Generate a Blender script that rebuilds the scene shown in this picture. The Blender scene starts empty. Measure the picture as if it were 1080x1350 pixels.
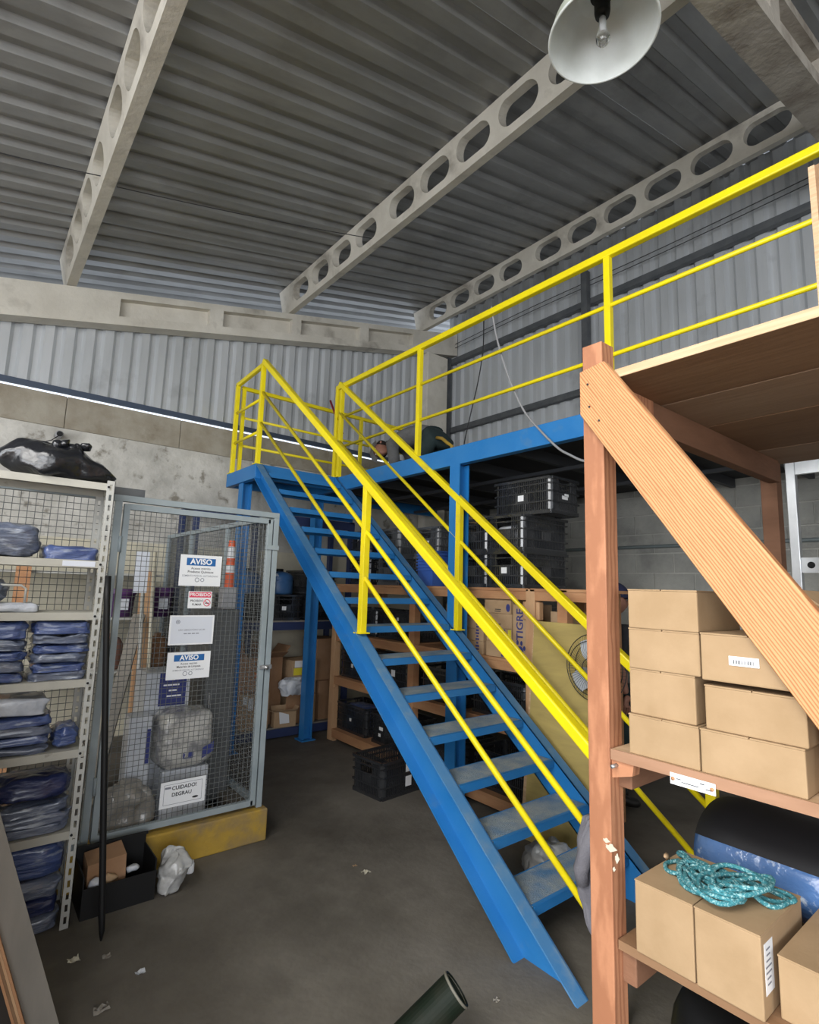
import bpy, bmesh, math, random
from mathutils import Vector, Matrix, noise

# ------------------------------------------------------------------ camera, world, lights
SC = bpy.context.scene
COL = SC.collection
F, PITCH, ROLL, YAW, CAMZ = 719.5, 0.13893, 0.02986, 0.67776, 1.6   # solved from vanishing points
fw = Vector((math.sin(YAW)*math.cos(PITCH), math.cos(YAW)*math.cos(PITCH), math.sin(PITCH)))
rt0 = Vector((math.cos(YAW), -math.sin(YAW), 0)); up0 = rt0.cross(fw)
rt = rt0*math.cos(ROLL) + up0*math.sin(ROLL); upv = -rt0*math.sin(ROLL) + up0*math.cos(ROLL)
cd = bpy.data.cameras.new('camera'); cam = bpy.data.objects.new('camera', cd); COL.objects.link(cam)
cd.sensor_fit = 'HORIZONTAL'; cd.sensor_width = 36; cd.lens = F*36/1080
cd.clip_start = 0.05; cd.clip_end = 200
cam.matrix_world = Matrix(((rt.x, upv.x, -fw.x, 0), (rt.y, upv.y, -fw.y, 0), (rt.z, upv.z, -fw.z, CAMZ), (0, 0, 0, 1)))
SC.camera = cam
SC.view_settings.view_transform = 'Standard'; SC.view_settings.look = 'None'
SC.view_settings.gamma = 1; SC.view_settings.use_curve_mapping = False
SC.view_settings.exposure = 0.0

wd = bpy.data.worlds.new('overcast_sky'); SC.world = wd; wd.use_nodes = True
bgn = wd.node_tree.nodes['Background']; bgn.inputs[0].default_value = (0.80, 0.88, 1.0, 1); bgn.inputs[1].default_value = 1.6

def area(name, loc, rot, sx, sy, power, col=(1, 1, 1)):
    l = bpy.data.lights.new(name, 'AREA'); l.shape = 'RECTANGLE'; l.size = sx; l.size_y = sy; l.energy = power; l.color = col
    o = bpy.data.objects.new(name, l); COL.objects.link(o); o.location = loc; o.rotation_euler = rot
    return o
# daylight entering the loading doorways: left side of the hall and the end behind the camera
area('daylight_side_doorway', (-5.3, -1.2, 1.9), (0, math.radians(-90), 0), 3.0, 6.4, 520, (0.96, 0.98, 1.0))
area('daylight_end_doorway', (-2.0, -6.3, 2.0), (math.radians(90), 0, 0), 6.0, 3.2, 260, (0.98, 0.99, 1.0))
# area lamp added for overhead light, under an unseen opaque panel; roof stays closed
area('added_top_lamp', (-2.6, 0.3, 3.86), (0, math.radians(-13), 0), 2.6, 3.4, 390, (1.0, 0.99, 0.97))

# ------------------------------------------------------------------ pixel -> world helpers (1080 x 1350)
def ray(x, y): return rt*((x-540)/F) + upv*(-(y-675)/F) + fw
def onx(x, y, X): d = ray(x, y); return d*(X/d.x) + Vector((0, 0, CAMZ))
def ony(x, y, Y): d = ray(x, y); return d*(Y/d.y) + Vector((0, 0, CAMZ))
def onz(x, y, Z): d = ray(x, y); return d*((Z-CAMZ)/d.z) + Vector((0, 0, CAMZ))

R = random.Random(7)
noise.seed_set(5)

# ------------------------------------------------------------------ materials
MATS = {}
def mat(name, c1, c2=None, vs=4.0, rough=0.6, metal=0.0, bump=0.0, bs=40.0, st=(1, 1, 1), lo=0.35, hi=0.65, coat=0.0, det=6,
        c3=None, vs3=1.2, lo3=0.55, hi3=0.7, trans=0.0, alpha=1.0, emit=None, spec=0.5, dist=0.0, wc=False, s3=False):
    if name in MATS: return MATS[name]
    m = bpy.data.materials.new(name); m.use_nodes = True
    nt = m.node_tree; n = nt.nodes; L = nt.links; b = n['Principled BSDF']
    b.inputs['Base Color'].default_value = (*c1, 1); b.inputs['Roughness'].default_value = rough; b.inputs['Metallic'].default_value = metal
    b.inputs['Coat Weight'].default_value = coat; b.inputs['Coat Roughness'].default_value = 0.15
    b.inputs['Transmission Weight'].default_value = trans; b.inputs['Alpha'].default_value = alpha
    b.inputs['Specular IOR Level'].default_value = spec
    if emit: b.inputs['Emission Color'].default_value = (*emit[0], 1); b.inputs['Emission Strength'].default_value = emit[1]
    tc = n.new('ShaderNodeTexCoord'); mp = n.new('ShaderNodeMapping'); mp.inputs['Scale'].default_value = st
    vec0 = tc.outputs['Object']
    if wc: vec0 = n.new('ShaderNodeNewGeometry').outputs['Position']
    L.new(vec0, mp.inputs['Vector'])
    cur = None
    def ramp(scale, lo, hi, vec):
        t = n.new('ShaderNodeTexNoise'); t.inputs['Scale'].default_value = scale; t.inputs['Detail'].default_value = det
        t.inputs['Roughness'].default_value = 0.6; t.inputs['Distortion'].default_value = dist
        L.new(vec, t.inputs['Vector'])
        r = n.new('ShaderNodeMapRange'); r.inputs[1].default_value = lo; r.inputs[2].default_value = hi
        L.new(t.outputs['Fac'], r.inputs[0]); return r.outputs[0]
    if c2:
        mx = n.new('ShaderNodeMix'); mx.data_type = 'RGBA'; mx.inputs[6].default_value = (*c1, 1); mx.inputs[7].default_value = (*c2, 1)
        L.new(ramp(vs, lo, hi, mp.outputs[0]), mx.inputs[0]); cur = mx.outputs[2]
    if c3:
        mx = n.new('ShaderNodeMix'); mx.data_type = 'RGBA'; mx.inputs[7].default_value = (*c3, 1)
        if cur: L.new(cur, mx.inputs[6])
        else: mx.inputs[6].default_value = (*c1, 1)
        L.new(ramp(vs3, lo3, hi3, mp.outputs[0] if s3 else vec0), mx.inputs[0]); cur = mx.outputs[2]
    if cur: L.new(cur, b.inputs['Base Color'])
    if bump:
        t = n.new('ShaderNodeTexNoise'); t.inputs['Scale'].default_value = bs; t.inputs['Detail'].default_value = 5
        L.new(mp.outputs[0], t.inputs['Vector'])
        bp = n.new('ShaderNodeBump'); bp.inputs['Strength'].default_value = bump; bp.inputs['Distance'].default_value = 0.02
        L.new(t.outputs['Fac'], bp.inputs['Height']); L.new(bp.outputs[0], b.inputs['Normal'])
    MATS[name] = m
    return m

def woodrings(name, c1, c2, scale=14, dist=3.0, rough=0.7, axis='Z', st=(0.35, 1, 1), bump=0.15):
    """sawn timber: growth-ring bands along the local X axis plus fine pores"""
    m = mat(name, c1, rough=rough); nt = m.node_tree; n = nt.nodes; L = nt.links; b = n['Principled BSDF']
    tc = n.new('ShaderNodeTexCoord'); mp = n.new('ShaderNodeMapping'); mp.inputs['Scale'].default_value = st
    L.new(tc.outputs['Object'], mp.inputs['Vector'])
    w = n.new('ShaderNodeTexWave'); w.wave_type = 'BANDS'; w.bands_direction = axis
    w.inputs['Scale'].default_value = scale; w.inputs['Distortion'].default_value = dist; w.inputs['Detail'].default_value = 3
    w.inputs['Detail Scale'].default_value = 1.2
    L.new(mp.outputs[0], w.inputs['Vector'])
    t = n.new('ShaderNodeTexNoise'); t.inputs['Scale'].default_value = 90; t.inputs['Detail'].default_value = 4
    mp2 = n.new('ShaderNodeMapping'); mp2.inputs['Scale'].default_value = (0.12, 1, 1); L.new(tc.outputs['Object'], mp2.inputs['Vector'])
    L.new(mp2.outputs[0], t.inputs['Vector'])
    r = n.new('ShaderNodeMapRange'); r.inputs[1].default_value = 0.3; r.inputs[2].default_value = 1.0; L.new(w.outputs['Fac'], r.inputs[0])
    a = n.new('ShaderNodeMath'); a.operation = 'MULTIPLY_ADD'; L.new(t.outputs['Fac'], a.inputs[0]); a.inputs[1].default_value = 0.5
    L.new(r.outputs[0], a.inputs[2])
    s = n.new('ShaderNodeMath'); s.operation = 'SUBTRACT'; L.new(a.outputs[0], s.inputs[0]); s.inputs[1].default_value = 0.18
    s.use_clamp = True
    mx = n.new('ShaderNodeMix'); mx.data_type = 'RGBA'; mx.inputs[6].default_value = (*c1, 1); mx.inputs[7].default_value = (*c2, 1)
    L.new(s.outputs[0], mx.inputs[0]); L.new(mx.outputs[2], b.inputs['Base Color'])
    bp = n.new('ShaderNodeBump'); bp.inputs['Strength'].default_value = bump; bp.inputs['Distance'].default_value = 0.003
    L.new(a.outputs[0], bp.inputs['Height']); L.new(bp.outputs[0], b.inputs['Normal'])
    return m

M_floor = mat('floor_concrete', (0.125, 0.112, 0.093), (0.185, 0.168, 0.142), 2.2, 0.8, bump=0.15, bs=30, c3=(0.072, 0.063, 0.05), vs3=0.9, lo3=0.50, hi3=0.72, spec=0.3)
M_plaster = mat('cracked_plaster', (0.40, 0.385, 0.35), (0.60, 0.58, 0.535), 3.0, 0.9, bump=0.8, bs=12, c3=(0.23, 0.21, 0.175), vs3=5, lo3=0.57, hi3=0.66)
M_cream = mat('cream_wall_paint', (0.62, 0.57, 0.44), (0.5, 0.47, 0.38), 3, 0.8, bump=0.15, bs=20)
M_bond = mat('bond_beam_concrete', (0.27, 0.235, 0.18), (0.36, 0.33, 0.27), 4, 0.9, bump=0.3, bs=20, c3=(0.2, 0.165, 0.115), vs3=3)
M_conc = mat('precast_concrete', (0.56, 0.525, 0.455), (0.68, 0.645, 0.57), 3, 0.85, bump=0.2, bs=30, c3=(0.33, 0.30, 0.255), vs3=2.5, lo3=0.56, hi3=0.75)
M_concd = mat('stained_concrete', (0.36, 0.32, 0.27), (0.48, 0.44, 0.38), 4, 0.9, bump=0.3, bs=30, c3=(0.20, 0.165, 0.13), vs3=3, lo3=0.5, hi3=0.7)
M_block = mat('concrete_block', (0.30, 0.30, 0.275), (0.42, 0.415, 0.375), 3, 0.9, bump=0.4, bs=50, c3=(0.22, 0.22, 0.205), vs3=1.6, wc=True)
M_mortar = mat('mortar', (0.42, 0.41, 0.37), (0.52, 0.51, 0.47), 6, 0.95, bump=0.4, bs=40)
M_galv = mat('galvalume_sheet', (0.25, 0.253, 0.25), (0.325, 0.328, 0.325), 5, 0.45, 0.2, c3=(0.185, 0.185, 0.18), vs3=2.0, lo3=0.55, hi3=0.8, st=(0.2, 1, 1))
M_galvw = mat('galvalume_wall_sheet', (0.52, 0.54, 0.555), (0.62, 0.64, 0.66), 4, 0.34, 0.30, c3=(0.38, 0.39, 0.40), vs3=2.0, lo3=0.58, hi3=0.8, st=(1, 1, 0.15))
M_girt = mat('dark_steel_girt', (0.075, 0.082, 0.09), (0.11, 0.115, 0.12), 8, 0.6)
M_flash = mat('dark_blue_flashing', (0.05, 0.07, 0.11), rough=0.5)
M_blue = mat('blue_enamel', (0.014, 0.165, 0.45), (0.03, 0.195, 0.48), 3, 0.42, c3=(0.07, 0.20, 0.40), vs3=5, lo3=0.6, hi3=0.75, bump=0.05, bs=60)
M_bluetop = mat('dusty_lit_blue_enamel', (0.085, 0.225, 0.42), (0.055, 0.20, 0.43), 6, 0.6, c3=(0.17, 0.27, 0.38), vs3=7, lo3=0.52, hi3=0.72)  # dust tone, with overhead light on the top flange also painted in
M_tread = mat('dusty_tread_plate', (0.20, 0.27, 0.34), (0.34, 0.37, 0.38), 9, 0.7, bump=0.5, bs=160, c3=(0.08, 0.20, 0.38), vs3=5, lo3=0.5, hi3=0.72)
M_navy = mat('navy_enamel', (0.022, 0.035, 0.10), (0.035, 0.05, 0.13), 4, 0.5)
M_yel = mat('yellow_enamel', (0.92, 0.76, 0.006), (0.84, 0.67, 0.01), 5, 0.38, c3=(0.62, 0.50, 0.07), vs3=4, lo3=0.62, hi3=0.8)
M_yelc = mat('worn_yellow_paint', (0.46, 0.29, 0.035), (0.36, 0.23, 0.045), 5, 0.8, bump=0.3, bs=30, c3=(0.22, 0.165, 0.10), vs3=2.5, lo3=0.50, hi3=0.66)
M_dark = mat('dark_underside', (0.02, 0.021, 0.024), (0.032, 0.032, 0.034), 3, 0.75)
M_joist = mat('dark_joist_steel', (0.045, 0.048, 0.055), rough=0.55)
M_pink = woodrings('reddish_sawn_timber', (0.46, 0.205, 0.105), (0.34, 0.14, 0.068), 12, 7, st=(1, 1, 0.25), axis='X')
M_brace = woodrings('pale_ringed_timber', (0.60, 0.30, 0.13), (0.36, 0.145, 0.052), 40, 5.0, st=(0.10, 1, 1), axis='Z', bump=0.04)
M_rackw = mat('warm_rack_timber', (0.42, 0.20, 0.095), (0.52, 0.28, 0.14), 9, 0.7, bump=0.15, bs=60, st=(0.3, 0.3, 1))
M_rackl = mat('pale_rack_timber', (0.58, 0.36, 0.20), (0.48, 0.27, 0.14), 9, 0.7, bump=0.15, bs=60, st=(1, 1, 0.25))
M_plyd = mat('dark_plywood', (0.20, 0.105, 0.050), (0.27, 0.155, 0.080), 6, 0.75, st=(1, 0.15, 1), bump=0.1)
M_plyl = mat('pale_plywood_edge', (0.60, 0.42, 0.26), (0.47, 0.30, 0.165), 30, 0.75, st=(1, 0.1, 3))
M_rackd = mat('shaded_rack_timber', (0.17, 0.078, 0.040), (0.23, 0.11, 0.06), 9, 0.75, bump=0.15, bs=60, st=(0.3, 0.3, 1))  # darker copy of the rack timber; shade inside the rack put into the colour
M_plym = mat('mid_plywood', (0.27, 0.165, 0.095), (0.33, 0.215, 0.135), 5, 0.75, st=(1, 0.15, 1), bump=0.1)
M_plyg = mat('greenish_plywood', (0.47, 0.36, 0.12), (0.38, 0.29, 0.10), 3, 0.6, st=(1, 0.5, 2.2), bump=0.05, dist=1.5)
M_plygrey = mat('grey_weathered_board', (0.20, 0.185, 0.16), (0.27, 0.245, 0.21), 6, 0.85, st=(1, 1, 0.2))
M_card = mat('cardboard', (0.335, 0.222, 0.118), (0.385, 0.26, 0.145), 8, 0.85, bump=0.04, bs=60, wc=True)
M_card2 = mat('cardboard_dusty', (0.40, 0.265, 0.15), (0.48, 0.33, 0.20), 6, 0.9, bump=0.05, bs=40)
M_card3 = mat('cardboard_brown', (0.30, 0.165, 0.085), (0.36, 0.21, 0.12), 6, 0.9, bump=0.05, bs=40)
M_tape = mat('parcel_tape', (0.48, 0.31, 0.15), rough=0.25)
M_paper = mat('white_paper', (0.80, 0.81, 0.83), rough=0.7)
M_paperb = mat('bluish_paper', (0.66, 0.69, 0.76), rough=0.7)
M_ink = mat('black_ink', (0.03, 0.03, 0.035), rough=0.7)
M_inkg = mat('grey_ink', (0.22, 0.23, 0.27), rough=0.7)
M_inkn = mat('navy_ink', (0.035, 0.045, 0.19), rough=0.7)
M_signb = mat('sign_blue', (0.012, 0.12, 0.36), rough=0.5)
M_signr = mat('sign_red', (0.72, 0.055, 0.12), rough=0.5)
M_wht = mat('white_print', (0.85, 0.85, 0.86), rough=0.6)
M_crate = mat('black_crate_plastic', (0.020, 0.021, 0.024), (0.03, 0.032, 0.036), 6, 0.22, c3=(0.06, 0.06, 0.06), vs3=6, lo3=0.6, hi3=0.8, spec=0.9)
M_crateg = mat('dusty_grey_crate_plastic', (0.06, 0.065, 0.072), (0.10, 0.105, 0.11), 6, 0.35, spec=0.8)
M_black = mat('black_plastic', (0.006, 0.006, 0.0065), rough=0.55, spec=0.35)
M_bag = mat('black_bin_bag', (0.012, 0.013, 0.016), rough=0.22, bump=0.5, bs=18, coat=0.3)
M_film = mat('clear_plastic_film', (0.80, 0.82, 0.84), rough=0.25, alpha=0.32, bump=0.6, bs=25)
M_cage = mat('grey_blue_cage_paint', (0.25, 0.295, 0.315), (0.31, 0.355, 0.375), 5, 0.5)
M_wire = mat('galvanised_wire', (0.15, 0.16, 0.16), rough=0.5, metal=0.2)
M_rackm = mat('white_slotted_steel', (0.47, 0.47, 0.44), (0.40, 0.395, 0.365), 6, 0.5, c3=(0.27, 0.255, 0.22), vs3=9, lo3=0.64, hi3=0.74)
M_shelfm = mat('cream_shelf_steel', (0.46, 0.445, 0.385), (0.40, 0.385, 0.335), 6, 0.5, c3=(0.21, 0.19, 0.155), vs3=10, lo3=0.66, hi3=0.74)
M_alu = mat('bare_aluminium', (0.68, 0.70, 0.72), (0.60, 0.62, 0.64), 8, 0.35, 0.7)
M_pblue = mat('blue_packed_garment', (0.035, 0.062, 0.19), (0.085, 0.125, 0.29), 6, 0.28, bump=0.7, bs=13, coat=0.7, c3=(0.30, 0.34, 0.43), vs3=9, lo3=0.56, hi3=0.70, st=(1, 1, 5), s3=True, wc=True)
M_pgrey = mat('grey_blue_packed_garment', (0.085, 0.105, 0.165), (0.16, 0.185, 0.25), 6, 0.28, bump=0.7, bs=13, coat=0.7, c3=(0.36, 0.39, 0.45), vs3=9, lo3=0.54, hi3=0.68, st=(1, 1, 5), s3=True, wc=True)
M_pnavy = mat('navy_packed_garment', (0.012, 0.018, 0.075), (0.028, 0.04, 0.12), 6, 0.35, bump=0.7, bs=13, coat=0.5, st=(1, 1, 4), wc=True)
M_pwhite = mat('white_packed_garment', (0.62, 0.64, 0.68), (0.48, 0.51, 0.57), 6, 0.35, bump=0.5, bs=16, coat=0.5)
M_drum = mat('blue_drum_plastic', (0.03, 0.10, 0.25), (0.05, 0.13, 0.29), 3, 0.4)
M_tray = mat('blue_tray_plastic', (0.05, 0.13, 0.46), rough=0.4)
M_purple = mat('purple_bucket_plastic', (0.10, 0.04, 0.14), rough=0.4)
M_red = mat('red_handle_paint', (0.24, 0.015, 0.03), rough=0.4)
M_orange = mat('orange_reflective', (0.62, 0.11, 0.045), rough=0.5)
M_silver = mat('silver_reflective', (0.66, 0.67, 0.70), rough=0.4)
M_gpipe = mat('dark_green_pipe', (0.004, 0.010, 0.005), (0.012, 0.015, 0.009), 12, 0.6, spec=0.2)
M_rope = mat('teal_rope', (0.035, 0.20, 0.235), (0.30, 0.52, 0.53), 150, 0.8, lo=0.52, hi=0.60, bump=0.4, bs=140)
M_rollb = mat('blue_wrapped_roll', (0.07, 0.16, 0.37), (0.11, 0.21, 0.43), 6, 0.16, coat=0.9, bump=1.0, bs=11, st=(1, 0.7, 1), c3=(0.50, 0.57, 0.66), vs3=26, lo3=0.60, hi3=0.72)  # fine pale streaks paint wrinkle highlights into the wrap colour
M_rollk = mat('black_roll_cover', (0.010, 0.010, 0.012), rough=0.6)
M_lampw = mat('white_lamp_enamel', (0.70, 0.72, 0.70), (0.62, 0.64, 0.61), 6, 0.35)
M_lampg = mat('green_white_lamp_enamel', (0.50, 0.54, 0.44), (0.58, 0.60, 0.52), 6, 0.4)
M_glass = mat('bulb_glass', (0.92, 0.93, 0.93), rough=0.05, trans=1.0)
M_fan = mat('grey_fan_blade', (0.50, 0.53, 0.57), rough=0.25)
M_fanw = mat('dark_fan_wire', (0.05, 0.05, 0.05), rough=0.4, metal=0.5)
M_greyc = mat('grey_cloth', (0.15, 0.145, 0.165), (0.185, 0.18, 0.20), 9, 0.9, bump=0.3, bs=200)
M_skin = mat('skin', (0.36, 0.17, 0.115), (0.42, 0.20, 0.14), 20, 0.55)
M_jacket = mat('grey_work_jacket', (0.12, 0.12, 0.122), (0.17, 0.17, 0.172), 10, 0.9, bump=0.4, bs=18)
M_trous = mat('dark_green_trousers', (0.016, 0.032, 0.034), (0.025, 0.043, 0.045), 10, 0.9, bump=0.3, bs=18)
M_cap = mat('pale_grey_cap', (0.42, 0.42, 0.41), (0.34, 0.34, 0.34), 14, 0.9)
M_capn = mat('navy_cap', (0.018, 0.022, 0.06), rough=0.9)
M_hair = mat('dark_hair', (0.02, 0.014, 0.012), rough=0.8)
M_shirt = mat('dark_work_shirt', (0.022, 0.022, 0.026), (0.035, 0.035, 0.04), 10, 0.9)
M_boot = mat('black_boot_leather', (0.015, 0.014, 0.013), rough=0.5)
M_wirec = mat('grey_cable', (0.30, 0.30, 0.31), rough=0.5)
M_wired = mat('black_cable', (0.035, 0.035, 0.038), rough=0.5)
M_cond = mat('grey_green_conduit', (0.17, 0.20, 0.20), rough=0.5)
M_ylabel = mat('yellow_label', (0.78, 0.66, 0.04), rough=0.6)
M_olabel = mat('orange_label', (0.75, 0.16, 0.03), rough=0.6)
M_bolt = mat('zinc_bolt', (0.5, 0.5, 0.5), rough=0.35, metal=0.8)

# ------------------------------------------------------------------ mesh helpers
def basis(d):
    d = d.normalized(); a = Vector((0, 0, 1)) if abs(d.z) < 0.95 else Vector((1, 0, 0))
    s = d.cross(a).normalized(); u = s.cross(d).normalized(); return d, s, u

class MB:
    def __init__(s): s.v = []; s.f = []
    def add(s, vs, fs):
        o = len(s.v); s.v += [Vector(p) for p in vs]; s.f += [tuple(i+o for i in f) for f in fs]; return s
    def box(s, x0, x1, y0, y1, z0, z1):
        if x0 > x1: x0, x1 = x1, x0
        if y0 > y1: y0, y1 = y1, y0
        return s.hexa([(x0,y0,z0),(x1,y0,z0),(x1,y1,z0),(x0,y1,z0),(x0,y0,z1),(x1,y0,z1),(x1,y1,z1),(x0,y1,z1)])
    def hexa(s, p): return s.add(p, [(3,2,1,0),(4,5,6,7),(0,1,5,4),(1,2,6,5),(2,3,7,6),(3,0,4,7)])
    def bar(s, a, b, w, h=None, up=None):
        a, b = Vector(a), Vector(b); h = h or w; d, sd, u = basis(b-a)
        if up is not None:
            u = Vector(up); u = (u - d*u.dot(d)).normalized(); sd = d.cross(u)
        q = lambda c: [c-sd*w/2-u*h/2, c+sd*w/2-u*h/2, c+sd*w/2+u*h/2, c-sd*w/2+u*h/2]
        A, B = q(a), q(b)
        return s.add(A+B, [(0,1,2,3),(7,6,5,4),(0,4,5,1),(1,5,6,2),(2,6,7,3),(3,7,4,0)])
    def tube(s, pts, r, n=8, cap=True, closed=False):
        pts = [Vector(p) for p in pts]; m = len(pts); rs = r if isinstance(r, (list, tuple)) else [r]*m
        vs = []; prev = None
        for i, p in enumerate(pts):
            if closed: t = pts[(i+1) % m]-pts[i-1]
            else: t = pts[min(i+1, m-1)]-pts[max(i-1, 0)]
            if t.length < 1e-9: t = Vector((0, 0, 1))
            t.normalize()
            if prev is None: _, sd, u = basis(t)
            else:
                u = prev - t*prev.dot(t)
                if u.length < 1e-6: _, sd, u = basis(t)
                u.normalize(); sd = t.cross(u)
            prev = u
            vs += [p + (sd*math.cos(2*math.pi*k/n) + u*math.sin(2*math.pi*k/n))*rs[i] for k in range(n)]
        fs = []
        for i in range(m if closed else m-1):
            j = (i+1) % m
            for k in range(n): fs.append((i*n+k, j*n+k, j*n+(k+1) % n, i*n+(k+1) % n))
        if cap and not closed: fs += [tuple(range(n)), tuple(range(m*n-1, (m-1)*n-1, -1))]
        return s.add(vs, fs)
    def lathe(s, prof, c=(0, 0, 0), n=24, mtx=None):
        c = Vector(c); vs = []; m = len(prof)
        for (r, z) in prof:
            for k in range(n):
                p = Vector((r*math.cos(2*math.pi*k/n), r*math.sin(2*math.pi*k/n), z))
                vs.append(c + (mtx @ p if mtx else p))
        fs = [(i*n+k, i*n+(k+1) % n, (i+1)*n+(k+1) % n, (i+1)*n+k) for i in range(m-1) for k in range(n)]
        return s.add(vs, fs)
    def blob(s, c, sx, sy, sz, pw=3.0, amp=0.0, fr=4.0, seed=0, nu=28, nv=14, flat=None):
        """super-ellipsoid with noise, for sacks and packs; flat = lowest z"""
        c = Vector(c); vs = []
        sg = lambda v, e: math.copysign(abs(v)**e, v)
        for j in range(nv+1):
            ph = -math.pi/2 + math.pi*j/nv
            for i in range(nu):
                th = 2*math.pi*i/nu
                p = Vector((sg(math.cos(ph), 2/pw)*sg(math.cos(th), 2/pw), sg(math.cos(ph), 2/pw)*sg(math.sin(th), 2/pw), sg(math.sin(ph), 2/pw)))
                q = Vector((p.x*sx, p.y*sy, p.z*sz))
                nz = noise.noise_vector(q*fr + Vector((seed*3.1, seed*1.7, seed*5.3)))*amp + noise.noise_vector(q*fr*2.7 + Vector((seed, 9, 2)))*amp*0.45
                q = c + q + nz
                if flat is not None and q.z < flat: q.z = flat
                vs.append(q)
        fs = [(j*nu+i, j*nu+(i+1) % nu, (j+1)*nu+(i+1) % nu, (j+1)*nu+i) for j in range(nv) for i in range(nu)]
        return s.add(vs, fs)
    def build(s, name, m, parent=None, smooth=False, bevel=0.0, world=True, kind=None, origin=None):
        loc = Vector((0, 0, 0))
        if parent is not None:
            if world: loc = PL.get(parent.name, Vector((0, 0, 0)))
        elif origin is not None: loc = Vector(origin)
        else:
            xs = [v.x for v in s.v]; ys = [v.y for v in s.v]; zs = [v.z for v in s.v]
            loc = Vector(((min(xs)+max(xs))/2, (min(ys)+max(ys))/2, min(zs)))
        me = bpy.data.meshes.new(name); me.from_pydata([tuple(v-loc) for v in s.v], [], s.f)
        bm = bmesh.new(); bm.from_mesh(me); bmesh.ops.remove_doubles(bm, verts=bm.verts, dist=1e-5) if smooth else None
        bmesh.ops.recalc_face_normals(bm, faces=bm.faces); bm.to_mesh(me); bm.free()
        if smooth:
            for p in me.polygons: p.use_smooth = True
        me.materials.append(m)
        o = bpy.data.objects.new(name, me); COL.objects.link(o)
        if parent is not None: o.parent = parent; PL[o.name] = PL.get(parent.name, Vector((0, 0, 0))) if world else Vector((0, 0, 0))
        else: o.location = loc; PL[o.name] = loc
        if bevel:
            bv = o.modifiers.new('bevel', 'BEVEL'); bv.width = bevel; bv.segments = 2; bv.limit_method = 'ANGLE'
        if kind: o['kind'] = kind
        return o
PL = {}

def tag(o, label=None, cat=None, group=None, kind=None):
    if label: o['label'] = label
    if cat: o['category'] = cat
    if group: o['group'] = group
    if kind: o['kind'] = kind
    return o
def thing(name, label, cat, loc=(0, 0, 0), rz=0.0, group=None, kind=None):
    o = bpy.data.objects.new(name, None); COL.objects.link(o); o.location = loc; o.rotation_euler = (0, 0, rz)
    o.empty_display_size = 0.1
    PL[o.name] = Vector(loc); return tag(o, label, cat, group, kind)
def copy_tree(o, parent=None):
    c = o.copy(); COL.objects.link(c); c.parent = parent
    for ch in o.children: copy_tree(ch, c)
    return c

def text_obj(name, txt, size, m, parent, origin, right, up, bold=0.0, align='CENTER', sx=1.0):
    """flat lettering as mesh, lying in the plane spanned by right/up"""
    cu = bpy.data.curves.new('tmp_text', 'FONT'); cu.body = txt; cu.size = size; cu.align_x = align; cu.align_y = 'CENTER'
    cu.offset = bold*size; cu.resolution_u = 3
    t = bpy.data.objects.new('tmp_text', cu); COL.objects.link(t)
    dg = bpy.context.evaluated_depsgraph_get(); dg.update()
    me = bpy.data.meshes.new_from_object(t.evaluated_get(dg)); bpy.data.objects.remove(t); bpy.data.curves.remove(cu)
    right, up = Vector(right).normalized(), Vector(up).normalized(); nrm = right.cross(up)
    loc = PL.get(parent.name, Vector((0, 0, 0)))
    for v in me.vertices: v.co = Vector(origin) - loc + right*v.co.x*sx + up*v.co.y + nrm*0.0
    me.materials.clear(); me.materials.append(m); me.name = name
    o = bpy.data.objects.new(name, me); COL.objects.link(o); o.parent = parent; PL[o.name] = loc
    return o

def quad(name, m, parent, c, right, up, w, h, off=0.0, t=0.0008):
    """thin sheet centred at c, facing right x up"""
    right, up = Vector(right).normalized(), Vector(up).normalized(); n = right.cross(up); c = Vector(c) + n*off
    a = [c-right*w/2-up*h/2, c+right*w/2-up*h/2, c+right*w/2+up*h/2, c-right*w/2+up*h/2]
    b = [p + n*t for p in a]
    return MB().add(a+b, [(3,2,1,0),(4,5,6,7),(0,1,5,4),(1,2,6,5),(2,3,7,6),(3,0,4,7)]).build(name, m, parent)
XR, ZU, NY, NX = Vector((1, 0, 0)), Vector((0, 0, 1)), Vector((0, -1, 0)), Vector((-1, 0, 0))

# ================================================================== SETTING
YW, XW = 6.05, 5.55                       # inner faces of the far and the right masonry wall
RA, RB = 4.60, 0.2326                     # roof plane z = RA + RB x
def roofz(x): return RA + RB*x
BT, BH = 4.28, 0.35      # concrete beam: top at x=0, height
def beamz(x, k): return BT + RB*x - BH + k*BH
# floor
MB().box(-5.5, 6.0, -6.6, 6.4, -0.12, 0).build('floor', M_floor, kind='structure')
# far wall: painted band, plaster above, concrete bond beam on top
wb = thing('wall_back', None, None, (0, YW, 0), kind='structure')
MB().box(-5.5, 5.75, YW, YW+0.15, 0, 1.98).build('painted_band', M_cream, wb)
MB().box(-5.5, 5.75, YW+0.004, YW+0.15, 1.98, 3.02).build('plaster', M_plaster, wb)
x = -1.2
while x < 5.6:
    w = min(R.uniform(0.8, 1.2), 5.7-x)
    MB().box(x, x+w-0.004, YW-0.012, YW+0.15, 3.02, 3.333).build('bond_beam', M_bond, wb, bevel=0.006); x += w
MB().box(-5.5, -1.2, YW-0.012, YW+0.15, 3.02, 3.333).build('bond_beam', M_bond, wb)
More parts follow.
